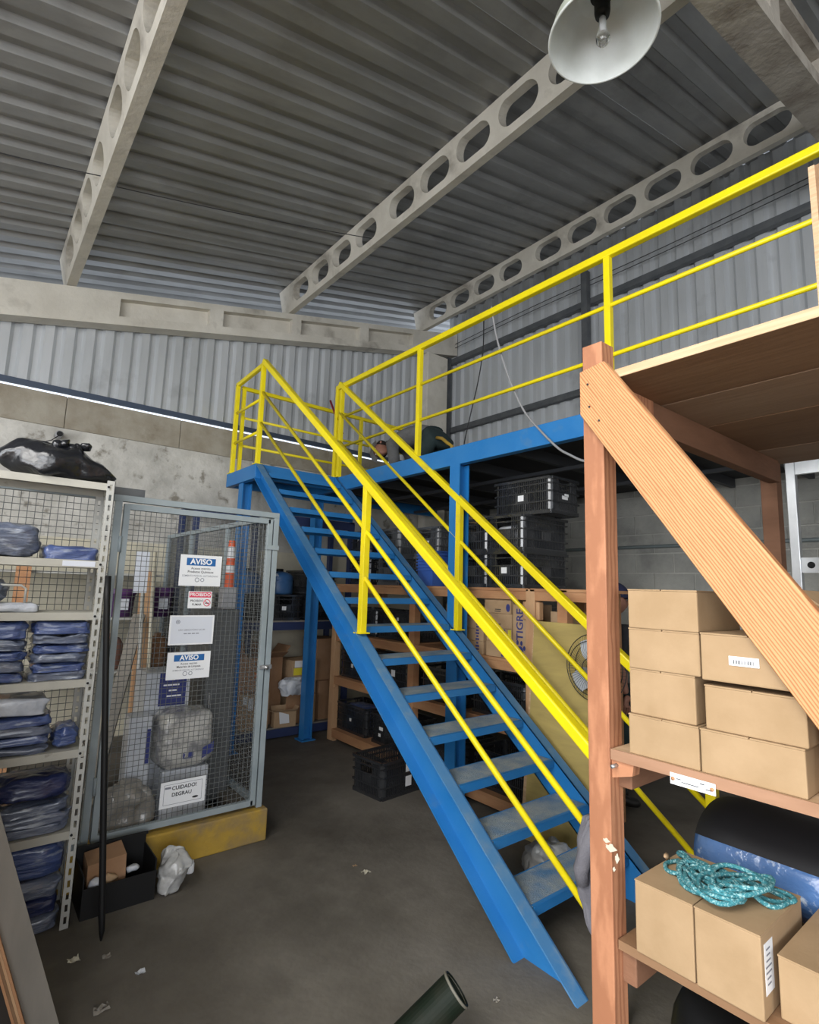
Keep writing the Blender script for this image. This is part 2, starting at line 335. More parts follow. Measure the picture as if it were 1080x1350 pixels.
# right wall of concrete blocks
wr = thing('wall_right', None, None, (XW, 0, 0), kind='structure')
MB().box(XW+0.012, XW+0.16, -2.0, 6.2, 0, 3.06).build('mortar_bed', M_mortar, wr)
blk = None
for c in range(15):
    z0 = 0.01 + c*0.203; yy = -2.0 + (0.2 if c % 2 else 0.0)
    while yy < 5.95:
        if blk is None:
            blk = MB().box(0, 0.05, 0, 0.39, 0, 0.19).build('block', M_block, wr, bevel=0.003, world=False); o = blk
        else:
            o = blk.copy(); COL.objects.link(o)
        o.parent = wr; o.location = (R.uniform(-0.003, 0.003), yy, z0); yy += 0.402
# walls that close the hall behind and left of the camera, with open doorways
wl = MB(); wl.box(-5.6, -5.45, -6.6, -4.6, 0, 3.3).box(-5.6, -5.45, 2.2, 6.2, 0, 3.3).build('wall_left', M_plaster, kind='structure')
wf = MB(); wf.box(-5.6, -5.1, -6.75, -6.6, 0, 3.3).box(1.1, 6.0, -6.75, -6.6, 0, 4.7).hexa(
    [(1.1,-6.75,4.7),(6.0,-6.75,4.7),(6.0,-6.6,4.7),(1.1,-6.6,4.7),(1.1,-6.75,4.8),(6.0,-6.75,5.95),(6.0,-6.6,5.95),(1.1,-6.6,4.8)])
wf.build('wall_front', M_plaster, kind='structure')
MB().box(XW+0.0, XW+0.15, -6.6, -2.0, 0, 5.8).build('wall_right_far', M_plaster, kind='structure')

# corrugated cladding: trapezoid ribs
def ribbed(name, p0, along, outv, pitch, n, h, lenfun, m, parent, up, flat=0.5, slope=0.12):
    """n ribs side by side; lenfun(pos) gives the two end points' offsets along 'up'"""
    p0 = Vector(p0); along = Vector(along); outv = Vector(outv); up = Vector(up); st = []
    for i in range(n):
        b = i*pitch
        st += [(b, 0), (b+pitch*flat, 0), (b+pitch*(flat+slope), h), (b+pitch*(1-slope), h)]
    st.append((n*pitch, 0)); vs = []
    for s, o in st:
        a, c = lenfun(s); q = p0 + along*s + outv*o
        vs += [q + up*a, q + up*c]
    fs = [(2*i, 2*i+2, 2*i+3, 2*i+1) for i in range(len(st)-1)]
    return MB().add(vs, fs).build(name, m, parent)
# roof: sheets running up the slope, ribs along the slope
ce = thing('ceiling', None, None, (0, 0, RA), kind='structure')
sl = Vector((1, 0, RB)); nrm = Vector((-RB, 0, 1)).normalized()
y = 7.375
while y > -6.6:
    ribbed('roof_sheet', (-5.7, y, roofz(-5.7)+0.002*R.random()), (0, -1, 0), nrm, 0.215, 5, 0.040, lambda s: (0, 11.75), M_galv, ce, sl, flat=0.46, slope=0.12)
    y -= 0.215*5
MB().hexa([(-5.7,7.36,roofz(-5.7)-0.85),(6.0,7.36,roofz(6.0)-0.85),(6.0,7.40,roofz(6.0)-0.85),(-5.7,7.40,roofz(-5.7)-0.85),(-5.7,7.36,roofz(-5.7)+0.02),(6.0,7.36,roofz(6.0)+0.02),(6.0,7.40,roofz(6.0)+0.02),(-5.7,7.40,roofz(-5.7)+0.02)]).build('trim_2', M_concd, kind='structure')  # outer eave board, added and deepened to cut sky light at the eave
MB().hexa([(-4.0,-1.5,roofz(-4.0)-0.03),(-1.2,-1.5,roofz(-1.2)-0.03),(-1.2,2.1,roofz(-1.2)-0.03),(-4.0,2.1,roofz(-4.0)-0.03),(-4.0,-1.5,roofz(-4.0)-0.01),(-1.2,-1.5,roofz(-1.2)-0.01),(-1.2,2.1,roofz(-1.2)-0.01),(-4.0,2.1,roofz(-4.0)-0.01)]).build('added_roof_panel', mat('opaque_white_panel', (0.85, 0.86, 0.84), rough=0.6), kind='structure')  # unseen opaque panel added above the top lamp, no opening behind it
# far wall cladding
wc = thing('wall_back_cladding', None, None, (0, YW+0.07, 3.39), kind='structure')
xx = -2.2
while xx < 5.6:
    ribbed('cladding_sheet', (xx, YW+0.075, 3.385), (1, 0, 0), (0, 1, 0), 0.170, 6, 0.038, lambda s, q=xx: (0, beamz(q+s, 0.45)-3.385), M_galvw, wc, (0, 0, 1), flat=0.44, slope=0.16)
    xx += 0.170*6
MB().box(-5.5, 5.7, YW+0.045, YW+0.075, 3.375, 3.43).build('trim_1', M_flash, kind='structure')
# right wall cladding above the blocks
wc = thing('wall_right_cladding', None, None, (XW+0.1, 0, 2.98), kind='structure')
yy = 6.12
while yy > -2.2:
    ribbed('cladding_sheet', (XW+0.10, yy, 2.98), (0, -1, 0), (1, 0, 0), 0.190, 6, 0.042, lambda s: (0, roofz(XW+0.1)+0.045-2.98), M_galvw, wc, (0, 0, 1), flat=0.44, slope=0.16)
    yy -= 0.190*6
# steel girts and their posts on the right cladding
def girt(a, b, label):
    tag(MB().bar(a, b, 0.07, 0.075).build('steel_girt', M_girt), label, 'girt', 'girts on the right cladding')
girt((XW+0.055, 6.05, 5.14), (XW+0.055, -2, 5.14), 'upper dark steel rail running along the right corrugated wall')
girt((XW+0.055, 6.05, 4.03), (XW+0.055, -2, 4.03), 'lower dark steel rail running along the right corrugated wall')
for yv, zp, lab in ((6.02, 5.19, 'dark steel post in the far corner beside the concrete column'), (3.56, 5.52, 'dark steel post in the middle of the right corrugated wall')):
    tag(MB().box(XW-0.06, XW+0.018, yv-0.04, yv+0.04, 3.06, zp).build('steel_post', M_girt), lab, 'post', 'posts on the right cladding')
# conduit along the block wall
tag(MB().tube([(XW-0.02, 5.9, 2.10), (XW-0.02, 3.0, 2.105), (XW-0.02, -1.9, 2.11)], 0.018).build('conduit_pipe', M_cond, smooth=True), 'thin grey conduit running level along the concrete block wall', 'conduit')

# ------------------------------------------------------------------ precast concrete frame
def sheared(m, x0, x1, y0, y1, k0, k1):
    return m.hexa([(x0,y0,beamz(x0,k0)),(x1,y0,beamz(x1,k0)),(x1,y1,beamz(x1,k0)),(x0,y1,beamz(x0,k0)),
                   (x0,y0,beamz(x0,k1)),(x1,y0,beamz(x1,k1)),(x1,y1,beamz(x1,k1)),(x0,y1,beamz(x0,k1))])
def beam(yf, yb, side, x0, x1, pans, label, m):
    b = MB(); d = 0.085
    yc = yf + d*side
    sheared(b, x0, x1, yc, yb, 0, 1)
    ed = [x0] + [v for p in pans for v in p] + [x1]
    for i in range(0, len(ed), 2): sheared(b, ed[i], ed[i+1], yf, yc, 0.0, 1)
    for a, c in pans:
        sheared(b, a, c, yf, yc, 0.0, 0.26); sheared(b, a, c, yf, yc, 0.80, 1)
    return tag(b.build('concrete_beam', m), label, 'beam', 'precast roof beams')
beam(5.93, 6.10, 1, -5.4, 5.64, [(0.93, 1.82), (1.97, 2.82), (2.94, 3.82), (3.96, 4.75)], 'pale sloping concrete roof beam with recessed panels above the far wall', M_conc)
beam(0.79, 0.98, 1, -5.4, 5.40, [(1.2, 2.0), (2.15, 3.0), (3.15, 4.0), (4.1, 4.9)], 'stained concrete roof beam crossing the top right corner', M_concd)
# corner column
tag(MB().box(5.02, 5.42, 5.90, 6.04, 0, beamz(5.1, 0)).build('concrete_column', M_conc, bevel=0.01), 'pale concrete column in the far corner behind the mezzanine', 'column')

def purlin(xc, y0, y1, w, zb, h, pitch, hl, hh, first, label):
    """concrete roof joist with a row of rounded slots"""
    vs, fs = [], []; m = MB(); N = 24
    def cell(a, b, hole):
        c = (a+b)/2; zc = zb + h*0.52
        if not hole:
            m.box(xc-w/2, xc+w/2, a, b, zb, zb+h); return
        inn, out = [], []
        for k in range(N):
            t = 2*math.pi*(k+0.5)/N; cx, sz = math.cos(t), math.sin(t); rr = hh/2
            px = (hl/2-rr)*(1 if cx > 0 else -1) + rr*cx; pz = rr*sz
            inn.append((c+px, zc+pz))
        pts = [(1, 1), (1, -1)]
        for k in range(N):
            px, pz = inn[k][0]-c, inn[k][1]-zc
            tx = ((b-a)/2)/abs(px) if abs(px) > 1e-6 else 9e9
            lim = (zb+h-zc) if pz > 0 else (zc-zb); tz = lim/abs(pz) if abs(pz) > 1e-6 else 9e9
            t = min(tx, tz); out.append([c+px*t, zc+pz*t])
        for cyy, czz in ((a, zb), (a, zb+h), (b, zb), (b, zb+h)):
            k = min(range(N), key=lambda q: (out[q][0]-cyy)**2+(out[q][1]-czz)**2); out[k] = [cyy, czz]
        V = []
        for X in (xc-w/2, xc+w/2):
            V += [(X, p[0], p[1]) for p in inn] + [(X, p[0], p[1]) for p in out]
        Fc = []
        for k in range(N):
            j = (k+1) % N
            Fc += [(k, j, N+j, N+k), (2*N+k, 3*N+k, 3*N+j, 2*N+j), (k, 2*N+k, 2*N+j, j), (N+k, N+j, 3*N+j, 3*N+k)]
        m.add(V, Fc)
    y = y1; i = 0
    cell(first, y1, False); y = first
    while y - pitch > y0:
        if i == 4: cell(y-0.12, y, False); y -= 0.12
        cell(y-pitch, y, True); y -= pitch; i += 1
    cell(y0, y, False)
    ct, sn = math.cos(math.atan(RB)), math.sin(math.atan(RB))      # purlins stand square to the roof slope
    for v in m.v:
        dx, dz = v.x-xc, v.z-zb; v.x = xc+dx*ct-dz*sn; v.z = zb+dx*sn+dz*ct
    return tag(m.build('roof_purlin', M_conc), label, 'purlin', 'slotted concrete roof purlins')
for xc, lab, ff in ((0.50, 'slotted pale concrete purlin at upper left', 5.79), (2.80, 'slotted concrete purlin in the middle of the roof behind the lamp', 5.79), (4.97, 'slotted concrete purlin along the top of the right wall', 5.79)):
    purlin(xc, -4.0, 6.08, 0.085, BT+RB*xc+0.004, 0.306, 0.452, 0.365, 0.195, ff, lab)
# sag wires between the purlins
def sagwire(a, b, sag, label):
    a, b = Vector(a), Vector(b); pts = [a.lerp(b, t/10)+Vector((0, 0, -sag*4*(t/10)*(1-t/10))) for t in range(11)]
    tag(MB().tube(pts, 0.004, 5).build('sag_wire', M_wired), label, 'wire', 'wires between the purlins')
sagwire((0.57, 4.33, 4.52), (2.80, 4.15, 5.02), 0.02, 'thin dark wire stretched under the roof between two purlins')
sagwire((-0.6, 4.33, 4.30), (0.46, 4.33, 4.55), 0.01, 'thin dark wire under the roof left of the first purlin')

# ================================================================== MEZZANINE PLATFORM
MZ = 2.74                                   # walking level
XE = 2.96                                   # plane of the platform edge and right stair side
YL0, YL1 = 4.93, 5.66                       # landing front and back
XS = 2.08                                   # plane of the left stair side
mz = thing('mezzanine_platform', 'blue steel mezzanine with yellow railing along the right wall', 'mezzanine', (XE, 3.1, 0))
def chan(m, a, b, d, w, up=(0, 0, 1), side=None, top=None):
    """C-channel from a to b: web height d, flange width w towards 'side'"""
    a, b = Vector(a), Vector(b); u = Vector(up); ax = (b-a).normalized(); u = (u-ax*u.dot(ax)).normalized()
    s = Vector(side); s = (s - ax*s.dot(ax)).normalized(); t = 0.008
    def slab(o, su, ss, m=m):   # centred offset o, size su along u, ss along s
        vs = []
        for p in (a, b):
            c = p + o
            vs += [c-u*su/2-s*ss/2, c-u*su/2+s*ss/2, c+u*su/2+s*ss/2, c+u*su/2-s*ss/2]
        m.add(vs, [(0,1,2,3),(7,6,5,4),(0,4,5,1),(1,5,6,2),(2,6,7,3),(3,7,4,0)])
    slab(Vector((0, 0, 0)) + s*t/2, d, t); slab(u*(d/2-t/2)+s*w/2, t, w, top or m); slab(-u*(d/2-t/2)+s*w/2, t, w)
    return m
MB().box(XE-0.005, XE+0.06, -2.0, YL0, MZ-0.15, MZ).build('edge_beam', M_blue, mz, bevel=0.004)
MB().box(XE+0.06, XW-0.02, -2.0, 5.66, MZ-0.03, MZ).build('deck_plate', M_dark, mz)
MB().box(XE+0.06, 5.0, 5.60, 5.66, MZ-0.15, MZ-0.03).build('back_beam', M_blue, mz)
for k in range(12): 
    yv = -1.7 + k*0.62
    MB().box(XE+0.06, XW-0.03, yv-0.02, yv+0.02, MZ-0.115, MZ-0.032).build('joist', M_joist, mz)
for xv in (3.75, 4.6):
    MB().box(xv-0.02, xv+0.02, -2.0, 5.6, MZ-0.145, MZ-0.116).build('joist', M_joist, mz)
# landing frame
MB().box(XS-0.03, XS+0.03, YL0-0.02, YL1, MZ-0.14, MZ).build('landing_beam', M_blue, mz, bevel=0.004)
MB().box(XS+0.03, XE+0.0, YL0-0.02, YL0+0.04, MZ-0.14, MZ).build('landing_beam', M_blue, mz, bevel=0.004)
MB().box(XS+0.03, XE+0.06, YL1-0.06, YL1, MZ-0.14, MZ).build('landing_beam', M_blue, mz, bevel=0.004)
MB().box(XE, XE+0.06, YL0, YL1-0.06, MZ-0.14, MZ-0.03).build('landing_beam', M_blue, mz)
MB().box(XS+0.03, XE+0.06, YL0+0.04, YL1-0.06, MZ-0.02, MZ).build('landing_plate', M_tread, mz)
def hcol(x, y, z1, w=0.10):
    m = MB(); m.box(x-w/2, x-w/2+0.010, y-w/2, y+w/2, 0.012, z1).box(x+w/2-0.010, x+w/2, y-w/2, y+w/2, 0.012, z1).box(x-w/2+0.01, x+w/2-0.01, y-0.004, y+0.004, 0.012, z1)
    c = m.build('column', M_blue, mz); MB().box(x-w*0.8, x+w*0.8, y-w*0.8, y+w*0.8, 0, 0.012).build('base_plate', M_blue, c)
hcol(2.12, 5.30, MZ-0.14); hcol(2.96, 5.31, MZ-0.14); hcol(XE+0.04, 3.10, MZ-0.15, 0.11)
# yellow railing of platform and landing
RT = 1.01
def post(x, y, z0, z1, par, w=0.042):
    p = MB().box(x-w/2, x+w/2, y-w/2, y+w/2, z0, z1).build('rail_post', M_yel, par, bevel=0.003)
    MB().box(x-w*0.85, x+w*0.85, y-w*0.85, y+w*0.85, z0, z0+0.008).build('foot_plate', M_yel, p)
def rod(a, b, par, r=0.0145): MB().tube([a, b], r, 8).build('mid_rail', M_yel, par, smooth=True)
def hand(a, b, par, w=0.05): MB().bar(a, b, w, w).build('handrail', M_yel, par, bevel=0.008)
xe = XE+0.01
for yv in (5.00, 3.60, 1.75, -0.1): post(xe, yv, MZ, MZ+RT-0.02, mz)
hand((xe, 5.02, MZ+RT), (xe, -2.0, MZ+RT), mz)
for zo in (0.33, 0.66): rod((xe, 5.0, MZ+zo), (xe, -2.0, MZ+zo), mz)
xl = XS
post(xl, YL0+0.02, MZ, MZ+RT, mz); post(xl, YL1-0.06, MZ, MZ+RT-0.03, mz)
hand((xl, YL0+0.02, MZ+RT), (xl, YL1-0.04, MZ+RT-0.03), mz, 0.042)
for zo in (0.33, 0.66): rod((xl, YL0+0.02, MZ+zo), (xl, YL1-0.06, MZ+zo), mz)
post(xl+0.08, YL1-0.035, MZ, MZ+RT-0.04, mz, 0.038); post(3.70, YL1-0.035, MZ, MZ+RT-0.04, mz, 0.038)
hand((xl+0.05, YL1-0.035, MZ+RT-0.04), (4.45, YL1-0.035, MZ+RT-0.04), mz, 0.042)
for zo in (0.33, 0.64): rod((xl+0.08, YL1-0.035, MZ+zo), (4.45, YL1-0.035, MZ+zo), mz)
post(xe, YL0-0.02, MZ, MZ+RT-0.04, mz)

# ================================================================== STAIRCASE
st = thing('staircase', 'blue steel staircase with yellow railings climbing to the mezzanine', 'staircase', (2.5, 1.5, 0))
SLP = 0.787
def strz(y): return 1.30 + SLP*(y-3.05)      # top edge of the stringers
ang = math.atan(SLP); D = 0.205
upn = Vector((0, -math.sin(ang), math.cos(ang)))
def stringer(x, side):
    y0, y1 = 1.385, 4.90
    a = Vector((x, y0, strz(y0))) - upn*D/2; b = Vector((x, y1, strz(y1))) - upn*D/2
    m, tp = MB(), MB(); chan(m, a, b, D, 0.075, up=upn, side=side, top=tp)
    for q in (m, tp):                        # feet cut level with the floor, heads level with the landing
        for v in q.v:
            if v.z < 0.0: v.y += (0.0-v.z)/SLP; v.z = 0.0
            if v.z > MZ-0.001: v.z = MZ-0.001
            if v.y > YL0-0.022: v.y = YL0-0.022
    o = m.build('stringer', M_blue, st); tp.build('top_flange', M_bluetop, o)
stringer(XS+0.035, (-1, 0, 0)); stringer(XE-0.035, (1, 0, 0))
for k in range(-4, 10):
    yk = 3.815 - 0.2375*k; zk = 1.852 - 0.1863*k
    d = 0.225 if k > -3 else 0.16
    m = MB(); x0, x1 = XS+0.044, XE-0.044
    m.box(x0, x1, yk, yk+d, zk+0.036, zk+0.041)
    t = m.build('tread', M_tread, st)
    MB().box(x0, x1, yk-0.004, yk+0.004, zk, zk+0.0412).box(x0, x1, yk+d-0.004, yk+d+0.004, zk, zk+0.0412).box(x0, x1, yk-0.002, yk+0.016, zk+0.0415, zk+0.0425).build('tread_lip', M_blue, t)
for x in (XS, XE):
    for yv in (3.05,):
        post(x, yv, strz(yv)-0.004, strz(yv)+0.99, st, 0.046)
    post(x, 1.25, 0.0, strz(1.25)+1.0, st, 0.048)
    yt = YL0-0.0
    hand((x, yt+0.01, strz(yt)+1.005), (x, 1.23, strz(1.23)+1.005), st, 0.052)
    for zo in (0.37, 0.68): rod((x, yt, strz(yt)+zo), (x, 1.25, strz(1.25)+zo), st, 0.0155)

# ================================================================== CARTONS AND CRATES (builders)
def carton(label, x0, x1, y0, y1, z0, z1, m=None, group=None, seam='y', name='cardboard_box', gap=0.004):
    """closed carton: body and two top flaps meeting at a seam"""
    m = m or M_card
    t = thing(name, label, 'box', ((x0+x1)/2, (y0+y1)/2, z0), group=group)
    MB().box(x0, x1, y0, y1, z0, z1-0.004).build('body', m, t, bevel=0.0035)
    if seam == 'y':
        c = (y0+y1)/2
        MB().box(x0, x1, y0, c-gap/2, z1-0.004, z1).build('flap', m, t); MB().box(x0, x1, c+gap/2, y1, z1-0.004, z1).build('flap', m, t)
    else:
        c = (x0+x1)/2
        MB().box(x0, c-gap/2, y0, y1, z1-0.004, z1).build('flap', m, t); MB().box(c+gap/2, x1, y0, y1, z1-0.004, z1).build('flap', m, t)
    return t
def open_carton(label, c, L, W, H, rz, m, flaps=(0.6, 0.9, 0.5, 1.0), group=None):
    """open carton in local coordinates, flaps folded outwards"""
    t = thing('open_cardboard_box', label, 'box', c, rz, group); PL[t.name] = Vector((0, 0, 0)); k = 0.004
    b = MB(); b.box(-L/2, L/2, -W/2, -W/2+k, 0, H).box(-L/2, L/2, W/2-k, W/2, 0, H).box(-L/2, -L/2+k, -W/2+k, W/2-k, 0, H).box(L/2-k, L/2, -W/2+k, W/2-k, 0, H).box(-L/2+k, L/2-k, -W/2+k, W/2-k, 0, k)
    b.build('body', m, t, world=False)
    fl = W*0.48
    for i, (d, wdt, a) in enumerate(((Vector((0, -1, 0)), L, flaps[0]), (Vector((0, 1, 0)), L, flaps[1]), (Vector((-1, 0, 0)), W, flaps[2]), (Vector((1, 0, 0)), W, flaps[3]))):
        s = Vector((-d.y, d.x, 0)); e = d*(W/2 if i < 2 else L/2) + Vector((0, 0, H)); o = (d*math.cos(a) + Vector((0, 0, math.sin(a))))*fl
        n = s.cross(o.normalized())*k
        p = [e-s*wdt/2, e+s*wdt/2, e+s*wdt/2+o, e-s*wdt/2+o]
        MB().add(p+[q+n for q in p], [(3,2,1,0),(4,5,6,7),(0,1,5,4),(1,2,6,5),(2,3,7,6),(3,0,4,7)]).build('flap', m, t, world=False)
    return t

CL, CW, CH = 0.55, 0.36, 0.275
def make_crate(m, name='plastic_crate'):
    """slatted harvest crate, long side along local x, origin at base centre"""
    b = MB(); k = 0.010; r = 0.045
    def ring(z0, z1, o=0.0):
        b.box(-CL/2+r*0.3-o, CL/2-r*0.3+o, -CW/2-o, -CW/2+k, z0, z1).box(-CL/2+r*0.3-o, CL/2-r*0.3+o, CW/2-k, CW/2+o, z0, z1)
        b.box(-CL/2-o, -CL/2+k, -CW/2+r*0.3, CW/2-r*0.3, z0, z1).box(CL/2-k, CL/2+o, -CW/2+r*0.3, CW/2-r*0.3, z0, z1)
    ring(0, 0.028); ring(0.085, 0.095, 0.006); ring(0.160, 0.170, 0.006); ring(0.220, 0.229, 0.006); ring(0.255, CH, 0.009)
    b.box(-CL/2+0.01, CL/2-0.01, -CW/2+0.01, CW/2-0.01, 0.006, 0.012)
    for sx in (-1, 1):                      # rounded corners
        for sy in (-1, 1):
            cx, cy = sx*(CL/2-r), sy*(CW/2-r); pr = []
            for q in range(5):
                a = math.pi/2*q/4; pr.append((cx+sx*r*math.cos(a), cy+sy*r*math.sin(a), cx+sx*(r-k)*math.cos(a), cy+sy*(r-k)*math.sin(a)))
            for q in range(4):
                p, n2 = pr[q], pr[q+1]
                b.hexa([(p[0],p[1],0),(n2[0],n2[1],0),(n2[2],n2[3],0),(p[2],p[3],0),(p[0],p[1],CH),(n2[0],n2[1],CH),(n2[2],n2[3],CH),(p[2],p[3],CH)])
    i = 0; x = -CL/2+r+0.006
    while x < CL/2-r-0.01:
        for s in (-1, 1):
            b.box(x, x+0.007, s*(CW/2-0.009), s*(CW/2+0.002), 0.02, 0.255)
        x += 0.0195
    x = -CW/2+r+0.004
    while x < CW/2-r-0.008:
        for s in (-1, 1):
            zt = 0.17 if abs(x) < 0.065 else 0.255
            b.box(s*(CL/2-0.009), s*(CL/2+0.002), x, x+0.007, 0.02, zt)
        x += 0.0195
    for s in (-1, 1):                       # blank panels that carry the stickers
        b.box(-0.06, 0.06, s*(CW/2-0.008), s*CW/2, 0.09, 0.165); b.box(s*(CL/2-0.008), s*CL/2, -0.055, 0.055, 0.09, 0.165)
    return b.v, b.f
_cr = {}
def crate(label, loc, rz=0.0, m=None, stickers=(), group='black plastic crates'):
    m = m or M_crate
    t = thing('plastic_crate', label, 'crate', loc, rz, group); PL[t.name] = Vector((0, 0, 0))
    if m.name not in _cr:
        b = MB(); b.v, b.f = make_crate(m); o = b.build('slatted_body', m, t, world=False); _cr[m.name] = o.data
    else:
        o = bpy.data.objects.new('slatted_body', _cr[m.name]); COL.objects.link(o); o.parent = t
    for face, u, z, w, h in stickers:       # white paper stickers on a side
        if face == '-y': quad('sticker', M_paper, t, (u, -CW/2-0.007, z), XR, ZU, w, h)
        if face == '+y': quad('sticker', M_paper, t, (u, CW/2+0.007, z), -XR, ZU, w, h)
        if face == '-x': quad('sticker', M_paper, t, (-CL/2-0.007, u, z), (0, -1, 0), ZU, w, h)
        if face == '+x': quad('sticker', M_paper, t, (CL/2+0.007, u, z), (0, 1, 0), ZU, w, h)
    return t

# ================================================================== NEAR WOODEN RACK (right foreground)
XF = 1.60
PY0, PY1 = 0.972, 1.047
rk = thing('wooden_rack', 'heavy timber rack with diagonal brace in the right foreground', 'rack', (2.4, 0.5, 0))
PT = onx(785, 452, XF).z
MB().box(XF, XF+0.075, PY0, PY1, 0, PT).build('post', M_pink, rk, bevel=0.003)
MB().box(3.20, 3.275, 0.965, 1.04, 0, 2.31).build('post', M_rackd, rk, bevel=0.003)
MB().box(XF, XF+0.075, -0.95, -0.875, 0, 2.31).build('post', M_pink, rk, bevel=0.003)
MB().box(3.20, 3.275, -0.95, -0.875, 0, 2.31).build('post', M_rackw, rk, bevel=0.003)
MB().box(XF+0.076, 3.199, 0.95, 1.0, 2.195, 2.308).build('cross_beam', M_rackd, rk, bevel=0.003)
MB().box(XF+0.076, 3.199, -0.93, -0.88, 2.195, 2.308).build('cross_beam', M_rackw, rk, bevel=0.003)
# deck of plywood strips, pale front edge
cuts = [XF+0.004, onz(875.6, 534, 2.31).x, onz(932, 563, 2.31).x, onz(990, 596, 2.31).x, 3.30]
for i in range(4):
    MB().box(cuts[i]+(0.006 if i else 0.0), cuts[i+1]-0.006, -0.98, 0.968, 2.309, 2.336).build('deck_board', (M_plyd, M_plym, M_plyd, M_plym)[i], rk)
MB().box(XF-0.001, XF+0.0038, -0.98, 0.968, 2.308, 2.337).build('deck_edge', M_plyl, rk)
MB().add([(XF+0.076, 0.972, 2.308), (XF+0.076, 0.972, 2.17), (XF+0.30, 0.972, 2.24), (XF+0.30, 0.972, 2.308), (XF+0.076, 0.949, 2.308), (XF+0.076, 0.949, 2.17), (XF+0.30, 0.949, 2.24), (XF+0.30, 0.949, 2.308)],
         [(0,1,2,3),(7,6,5,4),(0,4,5,1),(1,5,6,2),(2,6,7,3),(3,7,4,0)]).build('gusset', M_pink, rk)
# upper shelf and lower shelf
S1 = 1.131; S2 = 0.591
MB().box(XF+0.002, XF+0.78, -0.97, 0.968, S1-0.03, S1).build('shelf_board', M_plyl, rk)
MB().box(XF-0.002, XF+0.0018, -0.97, 0.968, S1-0.03, S1+0.001).build('shelf_edge', mat('reddish_shelf_edge', (0.36, 0.20, 0.12), (0.28, 0.15, 0.085), 20, 0.8, st=(1, 0.15, 1)), rk)
MB().box(XF+0.02, XF+1.2, -0.97, 0.968, S2-0.025, S2).build('shelf_board', M_plyd, rk)
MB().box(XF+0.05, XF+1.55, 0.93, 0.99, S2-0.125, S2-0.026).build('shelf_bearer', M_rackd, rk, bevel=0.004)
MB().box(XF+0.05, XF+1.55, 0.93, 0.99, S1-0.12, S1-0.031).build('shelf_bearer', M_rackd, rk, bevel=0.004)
MB().add([(XF+0.010, 0.971, 1.128), (XF+0.010, 0.971, 1.045), (XF+0.010, 0.905, 1.065), (XF+0.010, 0.90, 1.10), (XF+0.05, 0.971, 1.128), (XF+0.05, 0.971, 1.045), (XF+0.05, 0.905, 1.065), (XF+0.05, 0.90, 1.10)],
         [(0,1,2,3),(7,6,5,4),(0,4,5,1),(1,5,6,2),(2,6,7,3),(3,7,4,0)]).build('cleat', M_pink, rk)
MB().tube([(XF+0.012, 0.955, 1.085), (XF-0.018, 0.955, 1.085)], 0.006, 8).build('bolt', M_bolt, rk, smooth=True)
for px_, py_, a_, b_ in ((806, 1118, 0.016, 0.010), (814, 1132, 0.006, 0.012), (800, 1108, 0.010, 0.006), (810, 1146, 0.004, 0.006)):
    q_ = onx(px_, py_, XF); c_ = [(XF-0.0012, q_.y+a_*(1+0.3*math.sin(k*2.1))*math.cos(2*math.pi*k/14), q_.z+b_*(1+0.3*math.cos(k*1.7))*math.sin(2*math.pi*k/14)) for k in range(14)]
    MB().add(c_+[(XF+0.001, v[1], v[2]) for v in c_], [tuple(range(14)), tuple(range(27, 13, -1))]+[(k, (k+1) % 14, 14+(k+1) % 14, 14+k) for k in range(14)]).build('paint_splash', M_cream, rk)
# diagonal brace, built in its own frame so that the growth rings run along it
bp = [(1.037, 2.200), (1.037, 2.352), (0.945, 2.365), (-0.333, 0.492), (-0.138, 0.490), (0.99, 2.135)]
A = Vector((1.57, 1.0, 2.28)); dx = Vector((0, -0.566, -0.824)).normalized(); dy = Vector((-1, 0, 0)); dz = dx.cross(dy)
fr = Matrix(((dx.x, dy.x, dz.x, A.x), (dx.y, dy.y, dz.y, A.y), (dx.z, dy.z, dz.z, A.z), (0, 0, 0, 1))); inv = fr.inverted()
n = len(bp); vs = [Vector((1.566, y, z)) for y, z in bp] + [Vector((1.598, y, z)) for y, z in bp]
b = MB(); b.add([inv @ v for v in vs], [tuple(range(n)), tuple(range(2*n-1, n-1, -1))] + [(i, (i+1) % n, n+(i+1) % n, n+i) for i in range(n)])
o = b.build('diagonal_brace', M_brace, rk, world=False, bevel=0.003); o.matrix_local = Matrix.Translation(-PL[rk.name]) @ fr
for yy, zz in ((1.005, 2.30), (1.0, 2.22), (0.965, 2.165)):
    MB().tube([(1.567, yy, zz), (1.5635, yy, zz)], 0.004, 6).build('nail', M_fanw, rk)
# small label plate on the shelf edge
pl = thing('label_plate', 'small white label plate screwed to the edge of the carton shelf', 'label', (XF-0.003, onx(915, 1033, XF).y, S1-0.03))
ya, yb = onx(885, 1022, XF).y, onx(945, 1045, XF).y; zc = onx(915, 1033, XF).z
quad('plate', M_paper, pl, (XF-0.004, (ya+yb)/2, zc), (0, -1, 0), ZU, ya-yb, 0.030, t=0.002)
for yv in (ya-0.008, yb+0.008): MB().tube([(XF-0.004, yv, zc), (XF-0.009, yv, zc)], 0.005, 10).build('screw', M_rackw, pl, smooth=True)
for u, w2, dzv in ((0.20, 0.012, 0.002), (0.45, 0.045, -0.004), (0.72, 0.012, 0.006), (0.85, 0.014, -0.005)):
    quad('print_line', M_ink, pl, (XF-0.0068, ya-(ya-yb)*u, zc+dzv), (0, -1, 0), ZU, w2, 0.0022, t=0.0003)

